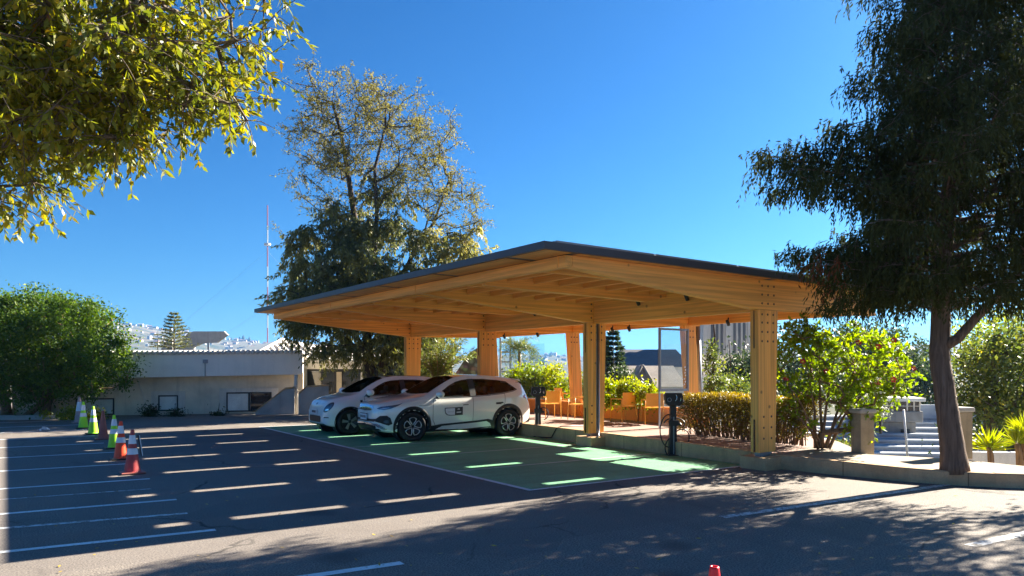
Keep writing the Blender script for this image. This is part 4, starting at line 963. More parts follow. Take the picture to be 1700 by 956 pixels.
cone('farthest lime green cone, beside a pale pink cone', 134, 711.5, .80, 'c_lime', 'c_band', 'black')
cone('pale pink bleached cone, farthest of the row', 127.5, 702, .86, 'c_pale', 'c_band', 'c_pale', 1)
# red cone close to the camera, only its tip in the picture
p = pd(1186, 940, 3.35); root = thing('traffic_cone', 'glossy red cone tip in the foreground at the lower edge of the photo', 'traffic cone', (p.x, p.y, 0), 0)
h = p.z; b = MB(); b.lathe([(.15, .03), (.022, h-.01), (.020, h), (.013, h), (.013, h-.2)], 32); b.build('cone_body', M['c_bright'], root, True)
b = MB(); b.bx(-.2, .2, -.2, .2, 0, .03); b.build('base', M['black'], root, False, .01)

# ---- EV chargers
def charger(label, px, py, Y, rz, htop):
    root = thing('ev_charger', label, 'EV charger', (*pd(px, py, Y).xy, .004), rz, None)
    b = MB(); b.bx(-.14, .14, -.14, .14, 0, .015)
    for x in (-.1, .1):
        for y in (-.1, .1): b.lathe([(.015, .015), (.015, .03), (0, .03)], 6, (x, y, 0))
    b.build('base_plate', M['blackmetal'], root)
    b = MB(); b.prism([(-.085, -.06, .015), (.085, -.06, .015), (.085, .06, .015), (-.085, .06, .015)], (0, 0, .01))
    b.add([(-.085, -.06, .02), (.085, -.06, .02), (.085, .07, .02), (-.085, .07, .02), (-.06, -.045, htop-.27), (.06, -.045, htop-.27), (.06, .05, htop-.27), (-.06, .05, htop-.27)], [(0, 1, 5, 4), (1, 2, 6, 5), (2, 3, 7, 6), (3, 0, 4, 7), (4, 5, 6, 7)])
    b.build('post', M['blackmetal'], root, False, .008)
    b = MB(); b.bx(-.012, .012, -.075, -.058, .03, htop-.5); b.build('post_strip', M['steel'], root)
    z0 = htop-.27
    b = MB(); b.prism([(-.17, -.09, z0+.05), (-.12, -.09, z0), (.12, -.09, z0), (.19, -.09, z0+.05), (.20, -.09, z0+.21), (.17, -.09, htop), (-.15, -.09, htop), (-.18, -.09, z0+.22)], (0, .17, 0)); hd = b.build('charger_head', M['black'], root, False, .012)
    R = Matrix.Rotation(rad(90), 3, 'X')
    b = MB(); b.lathe([(.035, .0), (.046, .0), (.046, .008), (.035, .008)], 20, (-.10, -.092, z0+.13), R, True); b.build('status_ring', M['steel'], hd)
    b = MB(); b.tube([(.03, -.097, z0+.23), (.055, -.10, z0+.22), (.055, -.10, z0+.13), (.02, -.10, z0+.11)], .009, 6); b.bx(.135, .15, -.099, -.091, z0+.10, z0+.17); b.build('holder_mark', M['chrome'], hd, True)
    b = MB(); b.lathe([(0, .1), (.05, .1), (.055, 0), (.04, -.03)], 14, (.0, -.02, z0+.02), None); b.build('socket', M['black'], root)
    zc = htop*.52
    b = MB(); b.bx(-.11, .11, -.10, -.05, zc-.06, zc+.06); b.tube([(.11, -.08, zc), (.15, -.09, zc-.05)], .03, 8); b.build('cable_holster', M['black'], root, False, .01)
    cb = MB()
    def loop(cx, cz, rx, rz_, y, a0, a1):
        pts = [(cx+rx*math.cos(a0+(a1-a0)*i/18), y-.02*math.sin(i*.5), cz+rz_*math.sin(a0+(a1-a0)*i/18)) for i in range(19)]
        b = MB(); b.tube(pts, .013, 7); b.build('cable', M['black'], root, True)
    return root, loop
ra, la = charger('slim black charging post with box head by the kerb, behind the silver crossover', 893, 722, 19.95, rad(8), 1.33)
la(.14, .62, .13, .16, -.06, 2.4, -1.5)
rb, lb = charger('black charging post with looped cables in front of the hedge', 1117, 755, 15.75, rad(4), 1.31)
lb(-.12, .52, .17, .34, -.08, 1.2, 4.9); lb(.17, .38, .17, .17, -.07, 2.6, -2.2); lb(.05, .66, .22, .12, .07, 3.0, -.6); lb(-.05, .16, .12, .2, -.03, 1.8, 4.6)
b = MB(); g0 = U(6.4, 5.1); b.tube([U(6.98, 5.16, .02), U(6.6, 5.08, .02), U(6.2, 5.09, .05), U(6.0, 5.10, .30), U(5.98, 5.25, .345), U(5.9, 5.9, .34)], .014, 7)
tag(b.build('power_cable', M['black'], None, True), 'black cable running over the kerb beside the slim charging post', 'cable')

# ---- chairs and table
def make_chair():
    root = thing('terrace_chair', 'x', 'chair'); r = .013
    for sx in (-1, 1):
        b = MB(); b.tube([(sx*.26, -.26, 0), (sx*.25, -.24, .64)], r, 7); b.build('leg', M['chair'], root, True)
        b = MB(); b.tube([(sx*.25, .27, 0), (sx*.25, .23, .44), (sx*.245, .25, .64)], r, 7); b.build('leg', M['chair'], root, True)
        b = MB(); b.tube([(sx*.25, -.25, .64), (sx*.248, .02, .652), (sx*.245, .26, .64)], .017, 7); b.build('armrest', M['chair'], root, True)
    b = MB(); b.bx(-.24, .24, -.24, .24, .43, .455); b.build('seat', M['chair'], root, False, .008)
    b = MB(); n = 10
    for i in range(n):
        x0 = -.235+.47*i/n; x1 = -.235+.47*(i+1)/n
        y0 = .25+.05*(1-(2*i/n-1)**2); y1 = .25+.05*(1-(2*(i+1)/n-1)**2)
        b.prism([(x0, y0, .47), (x1, y1, .47), (x1, y1+.03, .83), (x0, y0+.03, .83)], (0, .012, 0))
    b.build('backrest', M['chair'], root)
    return root
CH_ = make_chair(); first = [True]
def chair(label, px, py, rz, z=.325):
    o = CH_ if first[0] else copy_tree(CH_)
    first[0] = False; q = gp(px, py, z); place(o, (q.x, q.y, z), rz); o['label'] = label; o['group'] = 'orange chairs on the terrace'
chair('orange metal chair just right of the slim charging post', 913, 694, rad(200))
chair('orange chair at the planter wall, farther back beside the slim charging post', 938, 684, rad(120))
chair('orange chair half hidden by the second timber column', 962, 696, rad(-118))
chair('orange chair with its back to the camera left of the small table', 1035, 700, rad(208))
chair('orange chair right of the small table, beside the glass screen', 1083, 703, rad(182))
q = gp(1060, 698, .325); t = thing('side_table', 'small pale topped side table between two orange chairs', 'table', (q.x, q.y, .325))
b = MB(); b.lathe([(0, .47), (.27, .47), (.28, .46), (.27, .45), (0, .45)], 24); b.build('table_top', M['table'], t)
for a in (0.3, 2.4, 4.5):
    b = MB(); b.tube([(.06*math.cos(a), .06*math.sin(a), .45), (.2*math.cos(a), .2*math.sin(a), 0)], .011, 6); b.build('leg', M['black'], t, True)

# ---- gate pillars at the stairs
def pillar(label, px, py, w, h):
    q = gp(px, py, .235); r = thing('gate_pillar', label, 'pillar', (q.x, q.y, .20), rad(12), 'pillars at the top of the steps')
    b = MB(); b.bx(-w/2, w/2, -w/2, w/2, 0, h); b.build('shaft', M['pillar'], r, False, .012)
    b = MB(); b.bx(-w/2-.035, w/2+.035, -w/2-.035, w/2+.035, h+.001, h+.09); b.build('cap', M['conc'], r, False, .03)
pillar('square sand-rendered pillar at the foot of the flowering shrub', 1432, 751, .29, .78)
pillar('square sand-rendered pillar standing behind the leaning tree trunk', 1593, 757, .29, .84)
# ================================================================== PLANTS
def E(px, py, Y, rx, ry, rd=None, w=1.0):
    p = pd(px, py, Y); s = Y/CF; return (p.x, p.y, p.z, rx*s, (rd if rd is not None else rx*s), ry*s, w)
# ---- tree overhanging the upper left corner
el = [E(120, 45, 4.6, 310, 130, 1.0), E(60, 160, 4.4, 160, 100, .8), E(30, 240, 4.3, 55, 70, .5), E(170, 140, 4.5, 170, 90, .8), E(320, 105, 4.6, 100, 90, .6), E(395, 165, 4.6, 40, 55, .3), E(190, 205, 4.4, 75, 62, .5), E(410, 30, 4.8, 80, 55, .5), E(495, 12, 4.8, 32, 22, .2, 2.5), E(385, 215, 4.6, 20, 25, .15, 2), E(225, 265, 4.4, 18, 18, .15, 2), E(-150, 100, 4.6, 300, 250, 1.2), E(200, -150, 4.8, 350, 160, 1.0, .6)]
t = tree('overhanging_tree', 'olive green broad-leaved tree overhanging the upper left corner of the photo', 'tree', (-6.2, 3.4, 0),
     [(-6.2, 3.4, 0), (-6.1, 3.5, 1.2), (-5.9, 3.8, 2.4), (-5.2, 4.2, 3.4), (-4.4, 4.4, 4.2), (-3.4, 4.5, 4.7), (-2.4, 4.6, 4.9)], el, 680, 46000, .064, .025, M['leaf_near'], M['bark_grey'], .26, .0080, .17, None, .45, .25, .14, .35, twigs=5)
# dry pods
P = sample_ell(el[:4], 22, .1); e = ellipsoid_mb((0, 0, 0), (.013, .015, .024), 7, 5); pod = e.build('seed_pod', M['fruit'], t, True)
for i, q in enumerate(P):
    o = pod if i == 0 else pod.copy()
    if i: COL.objects.link(o); o.parent = t
    o.location = Vector(q)-Vector((-6.2, 3.4, 0))

# ---- round bushy tree on the left
el = [E(50, 568, 27, 100, 78, 2.6), E(130, 575, 27, 70, 72, 2.2), E(-30, 565, 27.5, 90, 78, 2.4), E(172, 610, 26.5, 42, 44, 1.2), E(100, 555, 27, 75, 62, 2), E(-120, 590, 28, 100, 90, 2.5), E(40, 632, 26.4, 85, 34, 1.6, .9), E(130, 632, 26.4, 60, 28, 1.4, .9)]
b0 = gp(75, 692); 
t = tree('bushy_tree', 'round dense green tree with low branching trunk left of the beige building', 'tree', b0,
     [b0, b0+Vector((-.1, .2, .5)), b0+Vector((.05, .4, 1.1)), b0+Vector((0, .6, 1.9)), b0+Vector((0, .6, 2.8))], el, 760, 100000, .125, .062, M['leaf_bush'], M['bark_tan'], .36, .014, .20, None, .15, .86, .16, .5, .1)
def side_stem(t, pts, rs, mat):
    base = t.location; b = MB(); b.tube([Vector(p)-base for p in pts], rs, 8); b.build('side_trunk', mat, t, True)
side_stem(t, [gp(40, 693), pd(70, 670, 27.6), pd(75, 650, 27.3), pd(95, 620, 27)], [.13, .11, .09, .06], M['bark_tan'])
side_stem(t, [gp(45, 694), pd(60, 676, 27.6), pd(76, 655, 27.4), pd(60, 600, 27)], [.10, .09, .07, .05], M['bark_tan'])
side_stem(t, [gp(12, 693), pd(8, 665, 28), pd(0, 630, 27.6)], [.2, .17, .12], M['bark_tan'])

# ---- large half bare tree behind the canopy
Y = 30.0; bt0 = gp(618, 688); bt0.y = Y; bt0.x = (616-850)/CF*Y; bt0.z = 0
root = thing('large_tree', 'tall two-trunked tree with thin half bare top behind the canopy', 'tree', bt0)
B0 = np.array(bt0)
def W2(px, py, dy=0): return np.array(pd(px, py, Y+dy))-B0
trunks = [[np.zeros(3), W2(612, 640), W2(612, 590), W2(607, 530), W2(600, 450), W2(590, 370), W2(578, 290), W2(566, 220), W2(552, 170)],
          [np.array([.35, .1, 0]), W2(630, 640, .1), W2(638, 590, .2), W2(650, 530, .3), W2(665, 470, .5), W2(690, 410, .8), W2(720, 370, 1), W2(745, 300, 1)],
          [W2(606, 500), W2(622, 420, -.5), W2(626, 350, -.6), W2(622, 280, -.6), W2(640, 210, -.5), W2(640, 160, -.4)]]
low = [E(560, 430, Y, 75, 90, 2.0), E(640, 420, Y, 95, 75, 2.2), E(560, 510, Y, 95, 75, 2.2), E(660, 510, Y, 100, 70, 2.2), E(730, 420, Y, 70, 55, 1.8), E(505, 470, Y, 42, 85, 1.2), E(600, 340, Y, 80, 60, 1.6, .7), E(585, 560, Y-.5, 85, 34, 1.6), E(690, 565, Y, 45, 50, 1.4), E(790, 395, Y, 38, 32, 1.0, .8)]
top = [E(575, 210, Y, 85, 90, 2), E(650, 230, Y, 75, 100, 1.8), E(535, 140, Y, 45, 42, 1.1), E(625, 150, Y, 38, 42, 1), E(745, 235, Y, 30, 58, 1), E(755, 350, Y, 55, 60, 1.4), E(515, 225, Y, 48, 55, 1.1), E(700, 290, Y, 60, 60, 1.5), E(560, 300, Y, 85, 55, 1.6), E(805, 380, Y, 26, 26, .7), E(475, 395, Y, 22, 24, .5, .6)]
sh = lambda L_: [(e[0]-B0[0], e[1]-B0[1], e[2]-B0[2])+tuple(e[3:]) for e in L_]
Tl = sample_ell(sh(low), 380, .55); Tt = sample_ell(sh(top), 380, .45)
N = []; par = []
for ti, tr in enumerate(trunks):
    for i, p in enumerate(tr): N.append(p); par.append(len(N)-2 if i else (-1 if ti < 2 else 3))
nt0 = len(N)
def extend(N, par, T, steps, jit, up):
    A0 = np.array(N[:nt0]); order = np.argsort([np.min(np.linalg.norm(A0-c, axis=1)) for c in T])
    for i in order:
        c = T[i]; A = np.array(N); d = np.linalg.norm(A-c, axis=1)+np.maximum(0, A[:, 2]-c[2]+.3)*up; d[A[:, 2] < 2.0] += 5
        j = int(np.argmin(d)); a = A[j]; ln = np.linalg.norm(c-a); k = max(1, int(min(steps, ln/.4))); prev = j
        for q in range(1, k+1):
            f = q/k; p = a+(c-a)*f+RNG.normal(size=3)*jit*ln*.5*math.sin(f*math.pi)+np.array([0, 0, .1*ln*math.sin(f*math.pi)])
            N.append(p if q < k else c); par.append(prev); prev = len(N)-1
extend(N, par, np.vstack([Tl, Tt]), 5, .16, .6)
cnt = np.zeros(len(N)); kid = [0]*len(N)
for p in par:
    if p >= 0: kid[p] += 1
for i in range(len(N)-1, -1, -1):
    if kid[i] == 0: cnt[i] += 1
    if par[i] >= 0: cnt[par[i]] += cnt[i]
rr = .0145*np.maximum(cnt, 1)**.42; b = MB()
rt = {}
for i, p in enumerate(par):
    if p >= 0 and not (i < nt0): b.tube([N[p], N[i]], [min(rr[p], rr[i]*1.4), rr[i]], 6 if rr[i] > .03 else 4, False)
for ti, tr in enumerate(trunks): 
    r0 = (.27, .21, .13)[ti]; b.tube(tr, [r0*(1-.82*(i/(len(tr)-1))**.9) for i in range(len(tr))], 12)
def sprays(b, T, ntw, ln, droop, nl, rt, lift=0.0):
    n = len(T)*ntw; kk = np.repeat(np.arange(len(T)), ntw); td = rdir(n); td[:, 2] = td[:, 2]*.8-droop+lift; td /= np.linalg.norm(td, axis=1, keepdims=True)
    tl = ln*(.5+1.0*RNG.random(n)); a = T[kk]; e_ = a+td*tl[:, None]; e_[:, 2] -= .25*droop*tl; m_ = (a+e_)/2; m_[:, 2] += .06*ln
    for i in range(n): b.tube([a[i], m_[i], e_[i]], [rt, rt*.7, rt*.45], 3, False)
    q = RNG.integers(0, n, nl); f = .1+.9*RNG.random(nl); P = a[q]*(1-f[:, None])**2+2*m_[q]*(f*(1-f))[:, None]+e_[q]*(f**2)[:, None]+RNG.normal(size=(nl, 3))*.035
    D = td[q]*.6+rdir(nl)*.7; D[:, 2] -= droop*.8; return P, D, kk[q]
Pl, Dl, kl = sprays(b, Tl, 7, .80, .70, 84000, .007)
Pt, Dt, kt = sprays(b, Tt, 5, .62, .25, 33000, .006, .15)
b.build('trunk', M['bark_dark'], root, True)
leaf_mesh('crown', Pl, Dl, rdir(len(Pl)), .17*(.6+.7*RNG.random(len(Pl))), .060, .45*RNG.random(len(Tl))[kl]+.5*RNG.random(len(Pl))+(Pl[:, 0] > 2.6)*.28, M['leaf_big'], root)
leaf_mesh('upper_crown', Pt, Dt, rdir(len(Pt)), .10*(.6+.7*RNG.random(len(Pt))), .040, .4*RNG.random(len(Tt))[kt]+.6*RNG.random(len(Pt)), M['leaf_twig'], root)

# ---- weeping conifer on the right
cb0 = gp(1586, 780, .22); cb = np.array(cb0); Yc = cb[1]
root = thing('weeping_conifer', 'big dark weeping conifer with leaning trunk at the kerb on the right', 'tree', cb0)
tp = [(1586, 786, 0), (1578, 720, 0), (1568, 650, .05), (1560, 590, .1), (1562, 520, .15), (1568, 420, .2), (1578, 300, .2), (1586, 170, .2), (1592, 40, .2), (1598, -90, .2), (1600, -200, .2)]
tr = [np.array(pd(x, y, Yc+d))-cb for x, y, d in tp]; tr[0][2] = -.05
b = MB(); fine = []; frs = []
radii = [.20, .172, .155, .148, .142, .125, .105, .085, .06, .035, .012]
for i in range(len(tr)-1):
    for q in range(4):
        f = q/4; fine.append(tr[i]+(tr[i+1]-tr[i])*f+RNG.normal(size=3)*.003); frs.append(radii[i]+(radii[i+1]-radii[i])*f)
frs[0] = .225; frs[1] = .205
b.tube(fine, frs, 16)
def trz(z):
    for i in range(len(tr)-1):
        if tr[i][2] <= z <= tr[i+1][2]:
            f = (z-tr[i][2])/(tr[i+1][2]-tr[i][2]); return tr[i]+(tr[i+1]-tr[i])*f
    return tr[-1]
lim = [trz(1.93), np.array(pd(1590, 562, Yc-.05))-cb, np.array(pd(1618, 530, Yc-.15))-cb, np.array(pd(1655, 492, Yc-.25))-cb, np.array(pd(1700, 440, Yc-.35))-cb, np.array(pd(1760, 380, Yc-.4))-cb]
b.tube(lim, [.09, .08, .07, .06, .05, .03], 10)
Lz = [(2.0, 1.2), (2.5, 1.9), (3.2, 2.75), (3.9, 3.5), (5.0, 3.65), (5.7, 2.9), (6.5, 2.05), (7.3, 1.7), (8.3, 1.05), (9.2, .3)]
SP = []; SL = []; SDx = []
def strands(a, d, ln, n, hang):
    for q in range(n):
        f = .15+.85*RNG.random(); p = a+d*ln*f+RNG.normal(size=3)*.05; SP.append(p); SL.append(hang*(.5+.8*RNG.random())); SDx.append(d)
nb = 205
for i in range(nb):
    z = 2.5+6.3*((i+RNG.random())/nb)**1.1; az = i*2.39996+RNG.normal()*.3
    L_ = np.interp(z, [q[0] for q in Lz], [q[1] for q in Lz])*(.62+.50*RNG.random())
    L_ *= 1-max(0, (-math.cos(az)*.56+math.sin(az)*.828-.40)/.60)*min(.74, max(0, (z-2.8)*.5))
    L_ *= 1-.22*max(0, -math.sin(az))
    a = trz(z); dirh = np.array([math.cos(az), math.sin(az), 0]); rise = .16+.30*RNG.random()
    pts = []
    for q in range(7):
        f = q/6; pts.append(a+dirh*L_*f+np.array([0, 0, L_*(rise*f-.22*f*f)])+RNG.normal(size=3)*.04*f)
    b.tube(pts, [max(.007, .034*(L_/3)*(1-.85*q/6)) for q in range(7)], 5, False)
    ns = max(5, int(13*L_/2.6))
    for q in range(ns):
        f = .22+.78*(q+RNG.random())/ns; ii = min(5, int(f*6)); g_ = f*6-ii; p = pts[ii]+(pts[ii+1]-pts[ii])*g_
        sd = np.array([-dirh[1], dirh[0], 0])*(1 if q % 2 else -1)+dirh*.75+np.array([0, 0, RNG.normal()*.22+.08]); sd /= np.linalg.norm(sd); l2 = (.35+.50*RNG.random())*(1.15-f*.5)
        b.tube([p, p+sd*l2*.5+np.array([0, 0, .03]), p+sd*l2], [.008, .006, .004], 3, False)
        strands(p, sd, l2, 15, .20+.22*RNG.random())
    strands(pts[5], dirh, L_*.22, 14, .3); strands(pts[1], dirh, L_*.7, 20, .35)
    strands(pts[6], np.array([dirh[0], dirh[1], .5]), .25, 6, .14)
b.build('trunk', M['bark_brown'], root, True)
SP = np.array(SP); SL = np.array(SL); SDx = np.array(SDx); ns = len(SP); kq = 6
P = []; D = []; TI = []; st_t = RNG.random(ns)
reddish = (np.linalg.norm((SP-(np.array(pd(1395, 470, Yc-1.2))-cb))*np.array([1.2, .6, 1.0]), axis=1) < .75)
pos = SP.copy(); d0 = SDx*.9+np.array([0, 0, .0]); 
for q in range(kq):
    d0 = d0*.72+np.array([0, 0, -1.0])*.38+RNG.normal(size=(ns, 3))*.13; dn = d0/np.linalg.norm(d0, axis=1, keepdims=True)
    step = (SL/kq)[:, None]*dn; P.append(pos.copy()); D.append(dn+RNG.normal(size=(ns, 3))*.28); pos = pos+step
    TI.append(np.where(reddish & (RNG.random(ns) < .55), 1.0, .85*(.5*st_t+.5*RNG.random(ns))))
P = np.vstack(P); D = np.vstack(D); TI = np.concatenate(TI); n = len(P)
leaf_mesh('crown', P, D, rdir(n), .085*(.7+.6*RNG.random(n)), .024*(.7+.6*RNG.random(n)), TI, M['leaf_cyp'], root)
print('conifer quads', n)

# ---- hibiscus shrub with red flowers
hb = gp(1362, 744, .27); Yh = hb.y
el = [E(1400, 605, Yh, 92, 72, .9), E(1335, 595, Yh, 52, 65, .7), E(1465, 605, Yh, 48, 55, .7), E(1440, 655, Yh, 58, 45, .7), E(1385, 560, Yh, 65, 30, .7), E(1318, 670, Yh-.2, 32, 45, .5, .8), E(1500, 615, Yh, 18, 22, .3, 1.5), E(1375, 690, Yh, 75, 35, .7, .5)]
t = tree('flowering_shrub', 'sprawling bright green shrub with red flowers right of the nearest column', 'shrub', hb,
   [hb, hb+Vector((0, 0, .15)), hb+Vector((.02, 0, .3))], el, 170, 8200, .095, .054, M['leaf_hib'], M['bark_tan'], .26, .009, .06, None, .1, .6, .10, .15, .1, 6, twigs=4)
b = MB()
for (a, px, py) in ((.05, 1310, 640), (-.1, 1335, 590), (.1, 1440, 600), (.15, 1470, 620), (0, 1390, 570), (.05, 1360, 560), (.12, 1430, 650), (-.05, 1320, 690)):
    q = pd(px, py, Yh+RNG.normal()*.3)-hb; b.tube([(a, RNG.normal()*.06, 0), q*.35+Vector((0, 0, .1)), q*.7+Vector((0, 0, .1)), q], [.035, .024, .017, .008], 7)
b.build('stems', M['bark_tan'], t, True)
for (px, py) in ((1425, 569), (1458, 576), (1483, 565), (1516, 612), (1483, 630), (1457, 638), (1372, 617), (1332, 600), (1304, 630)):
    c = pd(px, py, Yh-.85+RNG.random()*.2)-hb; b = MB(); ax = Matrix.Rotation(rad(80+RNG.normal()*20), 3, 'X') @ Matrix.Rotation(RNG.random()*6, 3, 'Z')
    for kq_ in range(5):
        a = 2*math.pi*kq_/5; d = Vector((math.cos(a), math.sin(a), .35)); s_ = Vector((-math.sin(a), math.cos(a), 0))
        b.add([c+ax@(d*.01), c+ax@(d*.035+s_*.024), c+ax@(d*.058+s_*.015+Vector((0, 0, -.008))), c+ax@(d*.058-s_*.015+Vector((0, 0, -.008))), c+ax@(d*.035-s_*.024)], [(0, 1, 2, 3, 4)])
    b.tube([c, c+ax@Vector((0, 0, .07))], .005, 5); b.build('flower', M['petal'], t)

# ---- clipped hedge
hw0 = U(1.45, 6.75, .28); root = thing('hedge', 'clipped yellowish hedge with bare woody stems beside the black charging post', 'hedge', (hw0.x, hw0.y, .28), TH)
b = MB(); rs = np.random.default_rng(5)
for i in range(330):
    u_ = rs.uniform(-1.55, 1.55); v_ = rs.uniform(-.22, .22); x2 = v_*1.5+rs.normal()*.08; y2 = u_*1.06+rs.normal()*.14; h = rs.uniform(.6, .98)
    gr = round(u_*4.3)/4.3+rs.normal()*.07
    b.tube([(v_*.4, gr*.9+(u_-gr)*.25, 0), (v_+rs.normal()*.03, u_*.96, h*.5), (x2, y2, h)], [.012, .009, .005], 4, False)
b.build('stems', M['bark_tan'], root, True)
n = 20000; P = np.stack([rs.uniform(-.38, .38, n), rs.uniform(-1.68, 1.68, n), .98-np.abs(rs.normal(size=n))*.20], 1)
ii = rs.random(n) < .55; P[ii, 2] = rs.uniform(.12, .9, ii.sum()); sd = ii & (rs.random(n) < .6); P[sd, 0] = np.where(rs.random(sd.sum()) < .7, -1, 1)*rs.uniform(.26, .40, sd.sum())
P[:, 2] += .03*np.sin(P[:, 1]*3)
keep = (P[:, 2] > .45) | (rs.random(n) < .6); P = P[keep]; n = len(P)
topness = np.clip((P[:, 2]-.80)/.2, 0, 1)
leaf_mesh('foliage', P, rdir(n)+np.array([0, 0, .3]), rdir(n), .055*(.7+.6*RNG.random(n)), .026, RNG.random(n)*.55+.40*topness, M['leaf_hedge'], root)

# ---- spiky yuccas at the right edge
def yucca(label, px, py, Y, heads, th):
    q = pd(px, py, Y); root = thing('yucca', label, 'yucca', q, 0, 'yuccas beside the white wall')
    b = MB(); PP = []; DD = []; LL = []
    for (dx, dy, h) in heads:
        top = np.array([dx, dy, h]); b.tube([(dx*.2, dy*.2, -.5), (dx*.6, dy*.6, h*.5), tuple(top)], [th, th*.8, th*.7], 8)
        n = 70; d = rdir(n); d[:, 2] = np.abs(d[:, 2])*1.1+.08; PP.append(np.tile(top, (n, 1))+d*.03); DD.append(d); LL.append(.30+.16*RNG.random(n))
    b.build('trunk', M['bark_tan'], root, True); PP = np.vstack(PP); DD = np.vstack(DD); LL = np.concatenate(LL); n = len(PP)
    leaf_mesh('leaves', PP, DD, rdir(n), LL, .034, .3+.6*RNG.random(n), M['leaf_yel'], root)
yucca('spiky yucca just right of the pillar behind the leaning trunk', 1648, 764, 13.6, [(-.08, 0, .24), (.02, .1, .16)], .055)
yucca('spiky yucca cut by the right edge of the photo', 1697, 768, 13.9, [(-.1, 0, .36), (.10, .05, .55)], .07)

# ---- shrubs behind the orange wall and further greenery
def shrub(name, label, cat, px0, pyb, Y, ells, nt_, nl_, L_, W_, mat, group=None, spread=.3, shell=.6, rb=.06, bm_='bark_grey', zb=None, **kw):
    q = pd(px0, pyb, Y)
    return tree(name, label, cat, q, [q, q+Vector((0, 0, .25)), q+Vector((.03, 0, .5))], ells, nt_, nl_, L_, W_, mat, M[bm_], spread, .008, rb, group, .1, shell, .12, .3, .15, 4, **kw)
shrub('planter_shrub', 'yellow-green planter shrub behind the left chair of the table pair', 'shrub', 1010, 668, 21.8, [E(1008, 652, 21.8, 20, 20, .35), E(1003, 640, 21.8, 10, 14, .25)], 40, 1800, .10, .045, M['leaf_yel'], spread=.2)
shrub('planter_shrub', 'yellow-green planter shrub directly behind the small table', 'shrub', 1052, 668, 21.4, [E(1045, 652, 21.4, 22, 20, .35), E(1040, 640, 21.4, 10, 12, .25)], 40, 1900, .10, .045, M['leaf_yel'], spread=.2)
shrub('planter_shrub', 'low yellow-green planter shrub left of the framed glass screen', 'shrub', 1078, 672, 20.8, [E(1078, 658, 20.8, 18, 16, .35), E(1070, 650, 20.8, 10, 10, .25)], 36, 1500, .10, .045, M['leaf_yel'], spread=.2)
shrub('leafy_shrub', 'large round shrub with sunny yellow top behind the slim charging post', 'shrub', 880, 690, 28.5, [E(880, 632, 28.5, 34, 32, .9), E(868, 645, 28.3, 26, 28, .8), E(893, 650, 28.3, 24, 24, .7)], 80, 5200, .15, .07, M['leaf_yel'])
shrub('leafy_shrub', 'smaller yellow-green shrub left of the middle leaning column', 'shrub', 920, 690, 27.5, [E(922, 635, 27.5, 20, 26, .6), E(914, 652, 27.5, 26, 20, .6), E(936, 652, 27.4, 12, 22, .4)], 60, 3200, .14, .06, M['leaf_yel'])
shrub('leafy_shrub', 'dark green shrub low behind the back of the silver crossover', 'shrub', 838, 690, 29.5, [E(838, 648, 29.5, 22, 24, .7), E(858, 655, 29, 18, 18, .6)], 50, 2600, .14, .06, M['leaf_mid'])
shrub('leafy_shrub', 'shrub half hidden between the second timber column and the middle leaning column', 'shrub', 962, 690, 26, [E(962, 645, 26, 14, 26, .5)], 26, 1200, .13, .06, M['leaf_mid'])
shrub('leafy_shrub', 'green shrub below the palm seen left of the third timber column', 'shrub', 705, 690, 31, [E(705, 615, 31, 18, 26, .7), E(715, 640, 31, 22, 24, .7), E(770, 645, 31, 30, 20, .7)], 60, 3000, .14, .06, M['leaf_mid'])
shrub('dark_shrub', 'small dark round shrub in front of the gabled hall', 'shrub', 1030, 690, 30, [E(1028, 628, 30, 15, 18, .5), E(1036, 640, 30, 16, 16, .5)], 40, 2000, .13, .06, M['leaf_dark'])
def bigtree(label, px, pyb, Y, ells, nt_, nl_, L_, W_, mat, group='trees beyond the terrace', name='background_tree', spread=.9, rb=.2, bk='bark_dark'):
    q = pd(px, pyb, Y)
    return tree(name, label, 'tree', q, [q, q+Vector((0, .1, 1.2)), q+Vector((.1, .1, 2.4)), q+Vector((0, 0, 3.4))], ells, nt_, nl_, L_, W_, mat, M[bk], spread, .014, rb, group, .1, .7, .14, .4, .2)
bigtree('slender leafy tree just right of the grey steel post', 1184, 700, 24, [E(1178, 580, 24, 6, 18, .3), E(1181, 610, 24, 9, 26, .4), E(1188, 645, 24, 18, 18, .5)], 60, 2200, .10, .05, M['leaf_mid'], spread=.22, rb=.06)
bigtree('light green rounded tree in the gap above the hedge', 1210, 720, 27, [E(1212, 650, 27, 26, 16, .9), E(1236, 655, 27, 20, 18, .8)], 60, 2600, .14, .06, M['leaf_mid'], spread=.45, rb=.08)
bigtree('dark bluish tree left of the nearest column, above the hedge', 1232, 720, 36, [E(1230, 618, 36, 26, 22, 1.0), E(1215, 632, 36, 22, 22, 1.0), E(1250, 630, 36, 30, 34, 1.2)], 70, 4200, .2, .09, M['leaf_dark'], rb=.12)
bigtree('dense dark evergreen behind the booth on the stands', 1500, 720, 58, [E(1500, 640, 58, 55, 45, 3), E(1470, 590, 60, 40, 40, 3), E(1540, 650, 57, 25, 45, 2), E(1452, 640, 60, 35, 50, 3)], 130, 9000, .38, .17, M['leaf_dark'], rb=.35)
bigtree('grey-green tall tree seen between the flowering shrub and the conifer trunk', 1440, 700, 64, [E(1430, 575, 64, 50, 36, 3), E(1400, 600, 64, 55, 50, 3), E(1522, 600, 64, 24, 34, 2)], 110, 6500, .36, .16, M['leaf_dark'], rb=.35)
bigtree('dark tree behind the flowering shrub, right of the nearest column', 1330, 720, 50, [E(1320, 610, 50, 55, 60, 3), E(1370, 620, 52, 50, 55, 2.5), E(1285, 640, 50, 40, 45, 2)], 110, 6500, .3, .14, M['leaf_dark'], rb=.3)
